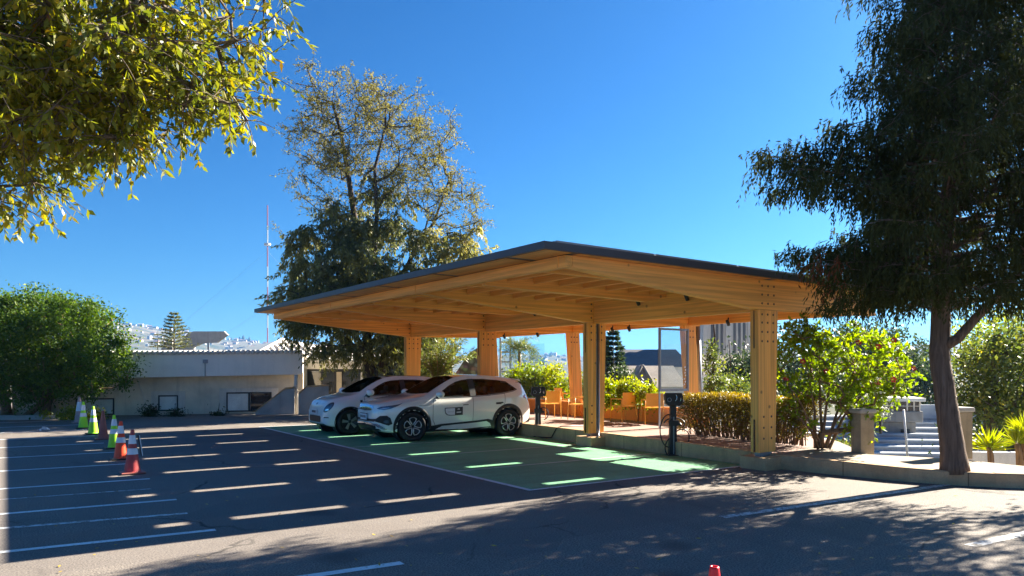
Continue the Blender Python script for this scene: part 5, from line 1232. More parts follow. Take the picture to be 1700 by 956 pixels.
bigtree('broad green and yellow tree right of the leaning conifer trunk', 1650, 760, 20.5, [E(1640, 625, 20.5, 60, 55, 1.6), E(1690, 620, 20.5, 60, 75, 1.6), E(1615, 660, 20, 32, 35, .8), E(1740, 620, 20.5, 70, 85, 1.6), E(1660, 680, 20, 50, 28, 1)], 170, 11500, .15, .07, M['leaf_mid'], spread=.55, rb=.13)
bigtree('thin yellowing tree crown rising behind the broad green and yellow tree', 1640, 760, 26, [E(1625, 565, 26, 40, 32, 1.3), E(1680, 555, 26, 40, 40, 1.3), E(1600, 590, 26, 22, 30, 1)], 90, 3000, .14, .06, M['leaf_yel'], spread=.6, rb=.1)
bigtree('dark tree mass low at the right edge behind the yuccas', 1680, 780, 30, [E(1640, 715, 30, 60, 25, 1.5), E(1720, 705, 30, 70, 40, 1.5)], 60, 4200, .2, .1, M['leaf_dark'], rb=.15)
bigtree('silvery tree beside the small booth', 1462, 720, 33, [E(1455, 655, 33, 9, 20, .4), E(1462, 685, 33, 6, 10, .3)], 40, 1300, .14, .05, M['leaf_grey'], spread=.4, rb=.06)
bigtree('leafy tree partly hidden behind the large tree trunks', 680, 690, 42, [E(690, 600, 42, 22, 30, 1.4), E(700, 570, 42, 26, 30, 1.4)], 60, 3600, .2, .09, M['leaf_dark'], rb=.15)

# dark layered conifer in the distance between the columns
def layered(name, label, px, py_top, py_base, Y, wpx, nwh, lean=0, group=None, dens=1.0, mat='leaf_dark', z0f=.08, up=.15, tr_r=.012):
    a = pd(px, py_base, Y); H_ = (py_base-py_top)/CF*Y; W_ = wpx/CF*Y/2; root = thing(name, label, 'conifer', a, 0, group)
    b = MB(); b.tube([(0, 0, -2), (lean*.3, 0, H_*.4), (lean, 0, H_)], [H_*tr_r*1.6, H_*tr_r, .01], 8); PP = []; DD = []; 
    for i in range(nwh):
        f = z0f+(1-z0f)*i/nwh; z = H_*f; L_ = W_*(1-f)**.75*(.85+.3*RNG.random())
        nbr = 9
        for q in range(nbr):
            az = 2*math.pi*(q+RNG.random()*.6)/nbr; dh = np.array([math.cos(az), math.sin(az), up]); l_ = L_*(.75+.3*RNG.random())
            p0_ = np.array([lean*f, 0, z]); p1 = p0_+dh*l_; b.tube([p0_, p1], [max(.012, .02*l_), .008], 4, False)
            m_ = int(16*dens)+3
            t_ = .15+.85*RNG.random(m_); PP.append(p0_+(p1-p0_)*t_[:, None]+RNG.normal(size=(m_, 3))*.03*l_); dd = rdir(m_)*.6+dh; DD.append(dd)
    b.build('trunk', M['bark_dark'], root, True); PP = np.vstack(PP); DD = np.vstack(DD); n = len(PP)
    leaf_mesh('crown', PP, DD, rdir(n), H_*.055*(.7+.6*RNG.random(n)), H_*.016, RNG.random(n)*.7, M[mat], root); return root
layered('norfolk_pine', 'tiered norfolk pine rising behind the beige building', 289, 516, 592, 58, 74, 11, 0, None, 1.6, 'leaf_big', .16, .24, .016)
layered('norfolk_pine', 'smaller tiered pine left of the taller norfolk pine', 262, 549, 592, 62, 50, 6, 0, None, 1.6, 'leaf_big', .06, .05, .016)
layered('distant_conifer', 'dark layered conifer between the second timber column and the church roof', 1018, 545, 690, 48, 74, 15, 0, None, 2.6, 'leaf_dark', .1, .1, .012)
layered('distant_conifer', 'thin pointed conifer left of the dark layered conifer', 1003, 560, 690, 55, 40, 14, 0, None, 2.2, 'leaf_dark', .1, .1, .012)

# feathery palm between the columns
def palm(label, px, pyb, Y, nf, L_, stem, spread_, leaf=.22, name='palm'):
    q = pd(px, pyb, Y); root = thing(name, label, 'palm', q); b = MB(); PP = []; DD = []
    if stem > .05: b.tube([(0, 0, -3), (0, 0, stem)], [.14, .12], 10)
    for i in range(nf):
        az = i*2.4+RNG.random()*.4; tilt = spread_*(.25+.85*RNG.random()); l_ = L_*(.75+.35*RNG.random()); pts = []
        for k_ in range(8):
            f = k_/7; an = tilt*(.45+.75*f*f+.2*f); r_ = l_*f*math.sin(an); z_ = stem+l_*f*math.cos(an); pts.append(np.array([r_*math.cos(az), r_*math.sin(az), z_]))
        b.tube(pts, [.022*(1-.8*k_/7) for k_ in range(8)], 5, False)
        for k_ in range(1, 7):
            for w in range(9):
                f = w/9; p = pts[k_]+(pts[k_+1]-pts[k_])*f; d = pts[k_+1]-pts[k_]; d = d/np.linalg.norm(d); sd = np.cross(d, rdir(1)[0]); sd /= np.linalg.norm(sd)
                PP += [p, p]; DD += [d*.7+sd, d*.7-sd]
    b.build('fronds', M['bark_tan'], root, True); PP = np.array(PP); DD = np.array(DD); n = len(PP)
    leaf_mesh('leaflets', PP, DD, rdir(n), leaf*(.7+.5*RNG.random(n)), .030, .2+.7*RNG.random(n), M['leaf_palm'], root)
palm('feathery palm with upright fronds between the two far timber columns', 728, 652, 28.0, 46, 2.3, 0.0, .62, .20)
palm('distant palm tree top seen behind the clear glass screen', 862, 590, 60, 22, 1.9, .3, 1.6, .5)

# weeds along the foot of the building
def weed(label, px, py, rx, ry, mat='leaf_mid', n=500, L_=.1):
    q = gp(px, py); Y = q.y; shrub('weed_clump', label, 'weeds', px, py, Y, [E(px, py-ry*.6, Y, rx, ry, .3)], 14, n, L_, L_*.42, M[mat], 'weeds at the foot of the building', .2, .4, .012)
weed('yellow-green weeds under the round bushy tree', 108, 697, 34, 12, 'leaf_yel', 1300)
weed('bright weeds below the leftmost basement window', 160, 696, 24, 8, 'leaf_yel', 800)
weed('dark weed clump beside the small square basement window', 251, 691, 14, 9, 'leaf_dark', 900)
weed('low weeds below the small square basement window', 290, 691, 16, 4, 'leaf_dark', 500)
weed('small weed tuft left of the stair wall', 363, 690, 9, 4, 'leaf_dark', 300)
weed('ground plants at the foot of the flowering shrub', 1400, 746, 22, 8, 'leaf_mid', 500)
weed('ivy-like ground plants right of the nearest column foot', 1302, 742, 20, 12, 'leaf_hib', 600)

# a leafy tree just outside the picture on the right; its shade falls on the near asphalt
q = Vector((12.4, 12.0, -.3))
tree('shade_tree', 'leafy tree just beyond the right edge that throws dappled shade on the near asphalt', 'tree', q, [q, q+Vector((0, .1, 1.4)), q+Vector((.1, .1, 2.8)), q+Vector((0, 0, 4.0))],
     [(12.3, 11.6, 4.6, 2.0, 2.2, 1.5), (13.0, 12.8, 5.6, 1.9, 2.2, 1.3), (12.2, 10.2, 4.2, 1.7, 1.6, 1.1), (14.2, 11.2, 4.4, 1.8, 2.0, 1.4)], 150, 9000, .15, .075, M['leaf_mid'], M['bark_dark'], .5, .012, .16, None, .1, .6, .14, .4, .2)
# ================================================================== BUILDINGS AND FAR THINGS
# ---- low beige building on the left; local x runs along its wall, local y away from the camera
WA = Vector((-17.6, 28.35, 0)); wang = rad(14.6); wd = Vector((math.cos(wang), math.sin(wang), 0)); wn = Vector((-wd.y, wd.x, 0))
def ws(px, d=0.0):                                   # distance along the wall where a sight line meets it (d in front of it)
    k_ = (px-850)/CF; A = WA-wn*d
    return (k_*A.y-A.x)/(wd.x-k_*wd.y)
def wz(px, py, d=0.0):
    A = WA-wn*d; s_ = ws(px, d); return CH+(CY-py)/CF*(A.y+wd.y*s_)
bl = thing('low_building', 'low beige building with heavy parapet band, basement windows and concrete steps', 'building', WA, wang)
s0, s1 = ws(20), ws(503)
b = MB(); b.bx(s0, s1, 0, 6, -.1, 1.62); b.build('wall', M['wall_render'], bl)
b = MB(); xa, xb = ws(120, .55), ws(502, .55)
b.prism([(xa, -.55, 1.42), (xb, -.55, wz(502, 621.5, .55)), (xb, -.55, wz(502, 585.5, .55)), (xa, -.55, 2.36)], (0, .5, 0)); b.bx(xa, xb, -.045, 6.2, 1.63, 2.28); pb = b.build('parapet', M['parapet'], bl, False, .01)
b = MB(); n = 46; za, zb_ = 2.36, wz(502, 585.5, .55)
for i in range(n):
    x = xa+(xb-xa)*(i+.5)/n; z = za+(zb_-za)*(i+.5)/n; b.tube([(x, -.62, z+.035), (x, .5, z+.06), (x, 5.5, z+.12)], .09, 8)
b.build('roof_tiles', M['roof_white'], bl, True)
def bwin(pxa, pxb, pya, pyb, panes, surround=True, blind=True):
    a, c = ws(pxa), ws(pxb); pm = (pxa+pxb)/2; z1, z0 = wz(pm, pya), max(.02, wz(pm, pyb)); f = None
    b = MB(); t = .05
    b.bx(a, a+t, -.05, .02, z0, z1); b.bx(c-t, c, -.05, .02, z0, z1); b.bx(a+t+.001, c-t-.001, -.05, .02, z1-t, z1); b.bx(a+t+.001, c-t-.001, -.05, .02, z0, z0+t)
    for i in range(1, panes): x = a+(c-a)*i/panes; b.bx(x-.03, x+.03, -.045, .02, z0+t+.001, z1-t-.001)
    f = b.build('window', M['frame'], bl)
    for i in range(panes):
        x0 = a+(c-a)*i/panes+.03; x1 = a+(c-a)*(i+1)/panes-.03; b = MB(); b.bx(x0+.021, x1-.021, -.022, .02, z0+t, z1-t); b.build('pane', M['blind'] if blind and i == 0 else M['dark_glass'], f)
    if surround:
        b = MB(); w = .26; b.bx(a-w, a-.003, -.035, .01, 0, z1+.16); b.bx(c+.003, c+w, -.035, .01, 0, z1+.16); b.bx(a-.002, c+.002, -.035, .01, z1+.002, z1+.16); b.build('window_surround', M['trim_plaster'], bl)
bwin(126, 190, 661, 689, 1, False); bwin(263, 296, 656, 682, 1); bwin(376, 451, 651, 683, 2)
b = MB(); x = ws(341, .56); b.bx(x-.09, x+.09, -.60, -.552, 2.02, 2.16); b.tube([(x-.01, -.58, 2.02), (x-.01, -.57, 1.5)], .015, 6); b.build('wall_box', M['steel'], bl)
b = MB(); x = ws(232); b.tube([(x-.1, -.03, 1.4), (x+.12, -.03, .8), (x+.3, -.03, .05)], .016, 6); b.build('stray_wire', M['trim_plaster'], bl, True)
# steps with solid side walls
dd = 1.1
def stairwall(pts, d, name):
    b = MB(); P = [(ws(px, d), -d, max(-.05, wz(px, py, d))) for px, py in pts]; b.prism(P, (0, .22, 0)); o = b.build(name, M['conc'], bl, False, .01)
    b = MB()
    for i in range(len(pts)-1):
        if i in CAP[name]:
            p, q = Vector(P[i]), Vector(P[i+1]); b.prism([p+Vector((0, -.03, .003)), q+Vector((0, -.03, .003)), q+Vector((0, -.03, .06)), p+Vector((0, -.03, .06))], (0, .28, 0))
    b.build('coping', M['kerb'], o)
CAP = {'stair_wall': (0, 1), 'landing_wall': (0, 1)}
stairwall([(424, 684), (473, 646), (489, 644), (489, 690), (424, 690)], 1.1, 'stair_wall')
stairwall([(495, 655), (509, 643), (546, 641), (546, 690), (495, 690)], 1.35, 'landing_wall')
b = MB(); x = ws(492, .9); b.tube([(x, -.9, -.05), (x+.03, -.9, .6), (x-.02, -.9, 1.1), (x, -.9, 1.56)], .075, 10); b.build('drain_pipe', M['trim_plaster'], bl, True)
# the block to the right with a dark glazed front and a white pyramid roof
q0 = pd(500, 690, 33.5); bk = thing('glazed_building', 'building with dark glass front and white ribbed pyramid roof behind the white car', 'building', (q0.x, q0.y, 0), rad(8))
wl = 3.2
b = MB(); b.bx(-.2, wl+3.6, .35, 5, -.1, 2.2); b.build('wall', M['dark_glass'], bk)
b = MB(); b.bx(-.25, wl-.2, -.05, .34, 1.78, 2.17); b.build('lintel', M['parapet'], bk, False, .01)
b = MB(); b.bx(-.25, .22, .0, .345, -.1, 1.775); b.bx(2.62, 2.85, .0, .345, -.1, 1.775); b.build('pilaster', M['parapet'], bk)
b = MB(); b.bx(1.38, 1.50, .25, .345, -.1, 1.775); b.bx(.23, 1.37, .3, .345, 1.68, 1.775); b.bx(1.51, 2.61, .3, .345, 1.66, 1.775); b.build('glazing_frame', M['frame'], bk)
b = MB(); b.bx(1.52, 1.75, .29, .34, -.1, 1.65); b.build('door_edge', M['wall_render'], bk)
ap = pd(471, 563.5, 41)-Vector((q0.x, q0.y, 0)); Ri = Matrix.Rotation(-rad(8), 3, 'Z'); lc = lambda px, py, Y: Ri @ (pd(px, py, Y)-Vector((q0.x, q0.y, 0)))
A_, F1, F2, B1, B2 = lc(471, 563.5, 41), lc(424, 588, 33.3), lc(606, 599, 33.0), lc(338, 591, 47), lc(660, 592, 47)
b = MB(); b.add([A_, F1, F2], [(0, 1, 2)]); b.add([A_, F2, B2], [(0, 1, 2)]); b.add([F1, F2, F2-Vector((0, 0, .1)), F1-Vector((0, 0, .1))], [(0, 1, 2, 3)]); b.add([F1, F2, B2, B1], [(0, 1, 2, 3)])
rf = b.build('roof', M['roof_white'], bk)
b = MB(); b.add([A_+Vector((-.01, 0, .005)), F1+Vector((-.02, 0, .01)), B1], [(0, 1, 2)]); b.build('side_roof', M['blue_roof'], bk)
b = MB(); ev = (F2-F1); nrm = (F1-A_).cross(F2-A_).normalized(); nrm = nrm if nrm.z > 0 else -nrm
for i in range(1, 15):
    f = i/15; e_ = F1+ev*f
    # ribs run down the slope, parallel, meeting the hip lines
    up_ = (A_-(F1+ev*.42)); tt = min(f/.42, (1-f)/.58); b.tube([e_+nrm*.02, e_+up_*tt*.97+nrm*.02], .055, 6)
b.build('roof_ribs', M['trim_plaster'], rf, True)
b = MB(); b.tube([A_+nrm*.03, F1+nrm*.03], .09, 6); b.build('hip_cap', M['roof_white'], rf, True)
# orange rendered house and stone wall further right
q = pd(625, 640, 46); o_ = thing('orange_house', 'faded orange rendered house partly hidden behind the large tree', 'building', (q.x, q.y, 0), 0)
b = MB(); b.bx(0, 4.2, 0, 5, -6, 2.45); b.build('wall', M['orange_far'], o_); b = MB(); b.bx(-.2, 4.4, -.2, 5.2, 2.46, 2.62); b.build('roof', M['blue_roof'], o_)
q = pd(600, 640, 38); g_ = thing('grey_shed', 'grey sloped roof shed in front of the orange house', 'shed', (q.x, q.y, 0), 0)
b = MB(); b.prism([(0, 0, -.1), (2.6, 0, -.1), (2.6, 0, 1.15), (1.0, 0, 1.85), (0, 0, 1.95)], (0, 3, 0)); b.build('wall', M['wall_render'], g_); b = MB(); b.prism([(.95, -.08, 1.86), (2.75, -.08, 1.08), (2.75, -.08, 1.16), (.95, -.08, 1.96)], (0, 3.16, 0)); b.build('roof', M['tan_roof'], g_)
q = pd(745, 650, 33); s_ = MB(); 
m, nt, out = new_mat('rubble_stone'); v = coords(nt); vo = nt.nodes.new('ShaderNodeTexVoronoi'); vo.inputs['Scale'].default_value = 4.5; nt.links.new(v, vo.inputs['Vector'])
princ(nt, out, mixc(nt, ramp(nt, vo.outputs['Distance'], [(.25, 0.0), (.6, .8)]), mixc(nt, .5, (0.34, .29, .26), vo.outputs['Color'], 'SOFT_LIGHT'), (.10, .08, .07)), .9, 0, None, .2); M['rubble'] = m
s_.prism([(0, 0, -1), (1.55, 0, -1), (1.55, 0, 2.9), (.9, 0, 2.5), (.3, 0, 1.6), (0, 0, 1.3)], (0, .6, 0)); o = s_.build('stone_wall', M['rubble']); place(o, (q.x, q.y, 0)); tag(o, 'grey rubble stone wall between the two far timber columns', 'wall')
# pale lattice pylon
q = pd(839, 640, 75); py_ = thing('lattice_pylon', 'pale lattice pylon seen through the clear glass behind the silver crossover', 'pylon', (q.x, q.y, -6))
for (x, y) in ((-.5, -.5), (.5, -.5), (.5, .5), (-.5, .5)):
    b = MB(); b.bx(x-.1, x+.1, y-.1, y+.1, 0, 10.8); b.build('leg', M['trim_plaster'], py_)
for i in range(11):
    z = .5+i*.98
    for y in (-.62, .5): b = MB(); b.bx(-.62, .62, y, y+.12, z, z+.16); b.build('cross_bar', M['trim_plaster'], py_)

# curved fins
def fin(label, pts, Y, th=.35):
    q = pd(pts[0][0], 592, Y); P = [pd(x, y, Y)-q for x, y in pts]; r = thing('curved_fin', label, 'roof fin', q)
    b = MB(); b.prism(P, (0, th, 0)); b.build('fin_panel', M['conc'], r); return r
fin('long grey curved roof fin with pointed end beside the norfolk pine', [(296, 592), (297, 580), (300, 569), (305, 560), (312, 553), (321, 550), (372, 550), (378, 556), (372, 560), (360, 568.5), (336, 570), (322, 576), (322, 592)], 66)
r = fin('short grey curved roof fin left of the pine trunk', [(265, 592), (267, 580), (271, 571), (277, 565), (286, 563), (287, 592)], 68)
b = MB(); q = pd(346, 592, 65); b.tube([(q.x, q.y, -6), (q.x, q.y, q.z+1.2)], .09, 6); o = b.build('fin_post', M['steel'], None); tag(o, 'thin post under the pointed end of the long roof fin', 'post')

# ---- red and white mast
q = pd(444, 600, 270); ms = thing('radio_mast', 'tall thin red and white radio mast far behind the white pyramid roof', 'mast', (q.x, q.y, -6))
H_ = 66.5; n = 9
for i in range(n):
    z0, z1 = H_*i/n, H_*(i+1)/n-.01; b = MB(); b.tube([(0, 0, z0), (0, 0, z1)], .19, 6); b.build('mast_section', M['mast_red'] if i % 2 == 0 else M['mast_white'], ms)
b = MB(); b.lathe([(.7, 52), (1.2, 52), (1.2, 52.7), (.7, 52.7)], 12, (0, 0, 0), None, True); b.build('antenna_ring', M['mast_white'], ms)
for (dx, dz) in ((-60, 50), (-45, 30), (-30, 14), (40, 50)):
    b = MB(); b.tube([(0, 0, dz), (dx, 10, 3)], .018, 4); b.build('guy_wire', M['steel'], ms)

# ---- church and roofs beyond
q = pd(1201, 640, 95); tw = thing('church_tower', 'grey stone church tower with tall louvred openings left of the nearest column', 'church tower', (q.x, q.y, -6), rad(-4))
w = 2.72; b = MB(); b.bx(-w, w, -w, w, 0, 17.0); b.build('tower_wall', M['stone'], tw)
b = MB()
for x in (-w, -.0, w): b.bx(x-.38, x+.38, -w-.35, -w-.01, 0, 16.4)
b.build('buttress', M['stone'], tw)
for cx in (-1.36, 1.36):
    for k_ in (-.58, 0, .58):
        b = MB(); P = [(cx+k_-.16, -w-.03, 9.6), (cx+k_+.16, -w-.03, 9.6), (cx+k_+.16, -w-.03, 13.6), (cx+k_, -w-.03, 13.95), (cx+k_-.16, -w-.03, 13.6)]; b.prism(P, (0, .02, 0)); b.build('louvre', M['slate'], tw)
    for k_ in (-.87, -.29, .29, .87):
        b = MB(); b.bx(cx+k_-.08, cx+k_+.08, -w-.16, -w-.01, 9.4, 14.3); b.build('mullion', M['stone'], tw)
    b = MB(); b.bx(cx-.97, cx+.97, -w-.2, -w-.01, 9.1, 9.38); b.build('string_course', M['stone'], tw)
    b = MB(); b.bx(cx-.93, cx+.93, -w-.05, -w-.012, 5.0, 9.0); b.build('brick_panel', M['orange_far'] if False else M['tan_roof'], tw)
b = MB(); b.bx(-w-.4, w+.4, -w-.42, w+.4, 16.42, 17.2); b.build('tower_cap', M['stone'], tw)
def house(label, name, px0, px1, pye, pyr, Y, depth, ins, wall='stone', roof='slate', base=-6):
    a, c = pd(px0, pye, Y), pd(px1, pye, Y); zr = pd(px0, pyr, Y+depth/2).z; L_ = c.x-a.x; r = thing(name, label, 'building', (a.x, a.y, base)); e = a.z-base; h = zr-base
    b = MB(); b.bx(.15, L_-.15, .15, depth-.15, 0, e-.01); b.build('wall', M[wall], r)
    b = MB(); v = [(0, 0, e), (L_, 0, e), (L_, depth, e), (0, depth, e), (ins, depth/2, h), (L_-ins, depth/2, h)]; b.add(v, [(0, 1, 5, 4), (1, 2, 5), (2, 3, 4, 5), (3, 0, 4), (0, 3, 2, 1)]); b.build('roof', M[roof], r); return r
house('church nave with steep dark slate roof', 'church_nave', 1026, 1150, 609, 580, 88, 9, 1.0)
h1 = house('brown roofed hall in front of the church nave', 'church_hall', 1020, 1140, 642, 607, 66, 8, .3, 'parapet', 'tan_roof')
a = pd(1046, 645, 65.2); c = pd(1088, 645, 65.2); t_ = pd(1066, 607, 65.2); o3 = h1.location
b = MB(); P = [a-o3, c-o3, t_-o3]; b.prism(P, (0, 3, 0)); g1 = b.build('gable', M['tan_roof'], h1)
b = MB(); b.tube([P[0]+Vector((-.1, -.05, -.1)), P[2]+Vector((0, -.05, .05))], .16, 6); b.tube([P[2]+Vector((0, -.05, .05)), P[1]+Vector((.1, -.05, -.1))], .16, 6); b.build('barge_board', M['tan_roof'], g1, True)
house('long pale brown roof between tower and hedge', 'tan_roofed_house', 1168, 1262, 622, 589, 76, 9, .5, 'parapet', 'tan_roof')

# ---- stadium stands, booth, pole, sitter and white wall
sd = thing('stadium_stand', 'white and blue-grey stepped stadium stand below the terrace', 'stand', (16, 40, -6), rad(-6))
m, nt, out = new_mat('stand_concrete'); v = coords(nt); n_ = noise(nt, .8, 6, .6, v)
princ(nt, out, ramp(nt, n_, [(.3, (.30, .34, .38)), (.7, (.52, .55, .58))]), .8, 0, None, .2); M['stand'] = m
b = MB()
for i in range(9): b.bx(-2, 22, i*1.0, i*1.0+(1.0 if i < 8 else 1.6)-.002, 0, 2.55+i*.275)
b.build('steps', M['stand'], sd)
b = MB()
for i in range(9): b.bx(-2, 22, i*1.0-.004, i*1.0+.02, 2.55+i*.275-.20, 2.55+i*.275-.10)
b.build('riser_shadow_strip', M['steel'], sd)  # solid grey strips stand in for the shade line across each riser
b = MB(); b.bx(-2, 2.2, 8.1, 8.4, 4.75, 5.45); b.bx(5.2, 22, 8.1, 8.4, 4.75, 5.5); b.build('back_wall', M['stand'], sd)
q = pd(1492, 742, 45); M['booth'] = concrete('booth_concrete', (.30, .285, .26)); bo = thing('announcer_booth', 'small concrete announcer booth with window band on the stands', 'booth', (q.x, q.y, -3.2), rad(-12))
gz = lambda py: CH+(CY-py)/CF*45+3.2
b = MB(); b.bx(-1.15, .95, 0, 2.6, 0, gz(701)); b.build('lower_wall', M['booth'], bo)
b = MB(); b.bx(-1.25, 1.25, -.35, 2.7, gz(700), gz(682)); b.build('upper_wall', M['booth'], bo, False, .05)
b = MB(); b.bx(-1.1, 1.12, -.2, 2.5, gz(681.8), gz(666)); w_ = b.build('window', M['dark_glass'], bo)
b = MB()
for x in (-1.12, -.45, .4, .78, 1.10): b.bx(x-.04, x+.04, -.25, -.205, gz(681.5), gz(666.2))
b.bx(-1.12, 1.14, -.24, -.206, gz(674), gz(673)); b.build('frame', M['trim_plaster'], w_)
b = MB(); b.bx(-1.4, 1.35, -.5, 2.9, gz(665.8), gz(660)); b.build('roof', M['parapet'], bo, False, .03)
b = MB(); b.bx(.1, .6, -.03, -.002, .3, gz(712)); b.build('door', M['frame'], bo)
q0_, q1_ = pd(1509, 757, 30), pd(1500, 680, 30); b = MB(); b.tube([q0_+Vector((.03, 0, -1)), q1_], [.055, .04], 8); o = b.build('white_pole', M['plate'], None, True); tag(o, 'slightly leaning white pole in front of the small booth', 'pole')
# a seated figure on the stand
def person(label, loc, rz, s=1.0):
    root = thing('person', label, 'person', loc, rz)
    J = {'pelvis': (0, 0, .10), 'chest': (0, .04, .42), 'neck': (0, .02, .56), 'head': (0, .0, .68), 'top': (0, 0, .76),
         'sl': (-.18, .04, .50), 'el': (-.24, -.10, .27), 'hl': (-.12, -.30, .24), 'sr': (.18, .04, .50), 'er': (.24, -.10, .27), 'hr': (.12, -.30, .24),
         'kl': (-.12, -.42, .12), 'fl': (-.13, -.44, -.30), 'tl': (-.13, -.58, -.33), 'kr': (.12, -.42, .12), 'fr': (.13, -.40, -.30), 'tr': (.13, -.54, -.33)}
    R_ = {'pelvis': .15, 'chest': .15, 'neck': .055, 'head': .095, 'top': .06, 'sl': .065, 'el': .045, 'hl': .032, 'sr': .065, 'er': .045, 'hr': .032, 'kl': .075, 'fl': .05, 'tl': .04, 'kr': .075, 'fr': .05, 'tr': .04}
    Ed = [('pelvis', 'chest'), ('chest', 'neck'), ('neck', 'head'), ('head', 'top'), ('chest', 'sl'), ('sl', 'el'), ('el', 'hl'), ('chest', 'sr'), ('sr', 'er'), ('er', 'hr'), ('pelvis', 'kl'), ('kl', 'fl'), ('fl', 'tl'), ('pelvis', 'kr'), ('kr', 'fr'), ('fr', 'tr')]
    ks = list(J); me = bpy.data.meshes.new('body'); me.from_pydata([J[k_] for k_ in ks], [(ks.index(a), ks.index(b_)) for a, b_ in Ed], []); me.materials.append(M['dark_cloth'])
    o = bpy.data.objects.new('body', me); COL.objects.link(o); o.parent = root; o.modifiers.new('skin', 'SKIN')
    for i, k_ in enumerate(ks): me.skin_vertices[0].data[i].radius = (R_[k_],)*2
    me.skin_vertices[0].data[0].use_root = True
    sb = o.modifiers.new('sub', 'SUBSURF'); sb.levels = sb.render_levels = 1
    e = ellipsoid_mb((0, -.035, .665), (.075, .075, .10), 12, 8); e.build('face', M['skin'], root, True)
    e = ellipsoid_mb((0, .02, .715), (.095, .10, .085), 12, 8); e.build('hair', M['black'], root, True)
q = pd(1513, 730, 45.2); person('small seated person in dark clothes on the stand beside the booth door', (q.x, q.y, q.z), rad(-25))
b = MB(); q = gp(1700, 790); b.bx(0, 6, 0, .25, -3, .05); o = b.build('low_white_wall', M['white_wall']); place(o, (pd(1615, 760, 16.5).x, 16.5, -.02-.05), rad(-6)); tag(o, 'low white wall behind the yuccas at the right edge', 'wall')

# ---- houses on the distant hills
def house_proto(i):
    r = thing('hill_house', 'tiny pale house on the distant hillside', 'house', (0, 0, 0), 0, 'houses on the distant hills')
    w, d, h = ((11, 9, 6), (16, 9, 5), (9, 9, 9), (22, 10, 7))[i]; b = MB(); b.bx(-w/2, w/2, -d/2, d/2, -6, h); b.build('wall', M[('house_white', 'house_tan', 'house_white', 'house_white')[i]], r)
    b = MB()
    if i % 2 == 0: b.add([(-w/2-.4, -d/2-.4, h), (w/2+.4, -d/2-.4, h), (w/2+.4, d/2+.4, h), (-w/2-.4, d/2+.4, h), (-w/2, 0, h+2.6), (w/2, 0, h+2.6)], [(0, 1, 5, 4), (1, 2, 5), (2, 3, 4, 5), (3, 0, 4), (0, 3, 2, 1)])
    else: b.bx(-w/2-.3, w/2+.3, -d/2-.3, d/2+.3, h+.01, h+.8)
    b.build('roof', M['house_roof'] if i < 2 else M['house_roof2'], r); return r
protos = [house_proto(i) for i in range(4)]; used = [False]*4; rh = random.Random(3); cntH = 0
def put(az, r):
    global cntH
    a = rad(az); z = hill_z(a, r); i = rh.choice((0, 0, 1, 2, 3)); o = protos[i] if not used[i] else copy_tree(protos[i]); used[i] = True
    place(o, (r*math.sin(a), r*math.cos(a), z), rh.uniform(-.6, .6)); s_ = rh.uniform(.42, .9); o.scale = (s_, s_, s_*.9); cntH += 1
for _ in range(170): put(math.degrees(math.atan((rh.uniform(178, 480)-850)/CF)), 1500+1000*rh.random()**.8)
for _ in range(70): put(math.degrees(math.atan((rh.uniform(840, 1060)-850)/CF)), rh.uniform(1500, 2480))
for _ in range(20): put(math.degrees(math.atan((rh.uniform(-100, 160)-850)/CF)), rh.uniform(1600, 2480))
for i in range(4):
    if not used[i]: put(-25, 2000)
# a few far trees on the skyline
cr = None
for k_, (px, hh) in enumerate([(398, 16), (404, 24), (410, 14), (414, 20), (384, 14), (427, 12), (330, 9), (915, 14), (908, 10), (868, 9)]):
    az = math.atan((px-850)/CF); r = 2470
    if cr is None:
        cr = thing('skyline_tree', 'tiny dark tree on the distant ridge', 'tree', (0, 0, 0), 0, 'trees on the distant ridge'); b = MB()
        b.lathe([(0, 1.0), (.12, .8), (.24, .45), (.30, .25), (.2, .12), (.04, .1), (.04, -.2)], 7); b.build('crown', M['bark_dark'] if False else simple('far_foliage', (.03, .045, .02), .9), cr); o = cr
    else: o = copy_tree(cr)
    place(o, (r*math.sin(az), r*math.cos(az), hill_z(az, r)-2)); o.scale = (hh, hh, hh)
HAZE = 0.00015; SUN_E, SKY_S, EXPO = 3.2, 0.08, 3.1
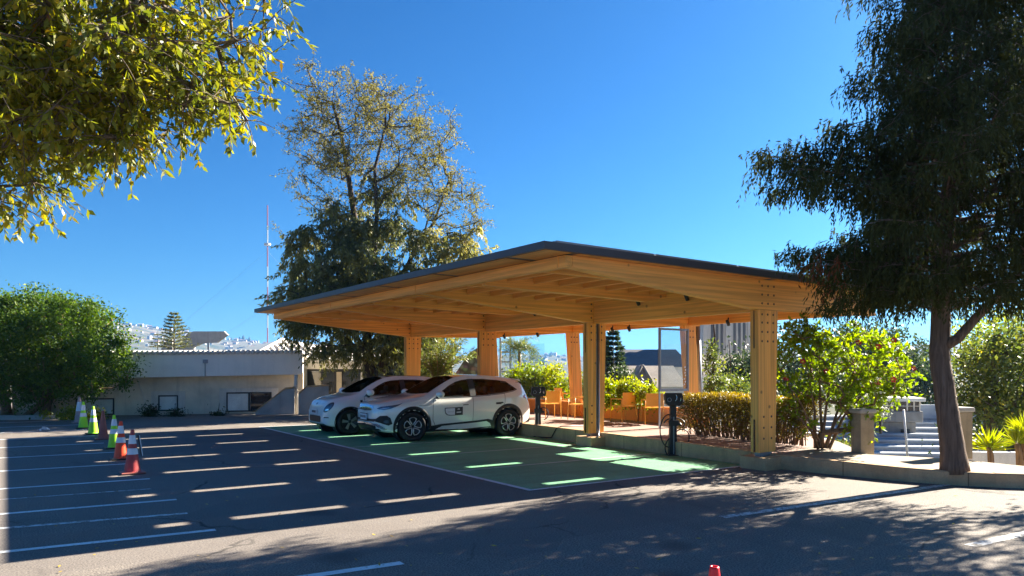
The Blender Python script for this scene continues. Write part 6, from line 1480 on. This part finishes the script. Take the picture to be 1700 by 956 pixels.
# ================================================================== CAMERA, LIGHT
cam = bpy.data.cameras.new('camera'); co = bpy.data.objects.new('camera', cam); COL.objects.link(co)
co.location = (0, 0, CH); co.rotation_euler = (rad(90), 0, 0)
cam.sensor_fit = 'HORIZONTAL'; cam.sensor_width = 36; cam.lens = CF/1700*36; cam.shift_y = (CY-478)/1700; cam.clip_start = .05; cam.clip_end = 20000
SC.camera = co
EL = rad(29.9); AZ = TH
sun = bpy.data.lights.new('sun', 'SUN'); sun.energy = SUN_E; sun.angle = rad(.5); sun.color = (1.0, .90, .75); so_ = bpy.data.objects.new('sun', sun); COL.objects.link(so_)
sd_ = Vector((math.cos(EL)*math.cos(AZ), math.cos(EL)*math.sin(AZ), math.sin(EL))); so_.rotation_euler = sd_.to_track_quat('Z', 'Y').to_euler(); so_.location = (20, 10, 30)
w = bpy.data.worlds.new('World'); SC.world = w; w.use_nodes = True; nt = w.node_tree; nt.nodes.clear()
sky = nt.nodes.new('ShaderNodeTexSky'); sky.sky_type = 'NISHITA'; sky.sun_disc = False; sky.sun_elevation = EL; sky.sun_rotation = rad(90)-AZ
sky.altitude = 0; sky.air_density = 1.0; sky.dust_density = 1.0; sky.ozone_density = 3.0
gm = nt.nodes.new('ShaderNodeGamma'); gm.inputs[1].default_value = 1.2
hs = nt.nodes.new('ShaderNodeHueSaturation'); hs.inputs['Saturation'].default_value = 1.06; hs.inputs['Value'].default_value = .158
bg = nt.nodes.new('ShaderNodeBackground'); bg.inputs[1].default_value = SKY_S; ow_ = nt.nodes.new('ShaderNodeOutputWorld')
nt.links.new(sky.outputs[0], gm.inputs[0]); tm = nt.nodes.new('ShaderNodeMix'); tm.data_type = 'RGBA'; tm.blend_type = 'MULTIPLY'; tm.inputs[0].default_value = 1; tm.inputs[7].default_value = (.33, .67, 1.0, 1); nt.links.new(gm.outputs[0], tm.inputs[6]); nt.links.new(tm.outputs[2], hs.inputs['Color']); nt.links.new(hs.outputs[0], bg.inputs[0]); nt.links.new(bg.outputs[0], ow_.inputs[0])
SC.view_settings.view_transform = 'Standard'; SC.view_settings.look = 'None'; SC.view_settings.gamma = 1; SC.view_settings.exposure = EXPO; SC.view_settings.use_curve_mapping = False

# thin air between here and the hills
m, nt, out = new_mat('haze_air'); pv = nt.nodes.new('ShaderNodeVolumePrincipled'); pv.inputs['Color'].default_value = (.18, .48, 1.0, 1); pv.inputs['Density'].default_value = HAZE; pv.inputs['Anisotropy'].default_value = .2
nt.links.new(pv.outputs[0], out.inputs['Volume'])
b = MB(); b.bx(-5600, 5600, -5600, 5600, -40, 175); hz = b.build('haze', m); tag(hz, 'thin blue haze in front of the distant hills', 'haze', kind='stuff')
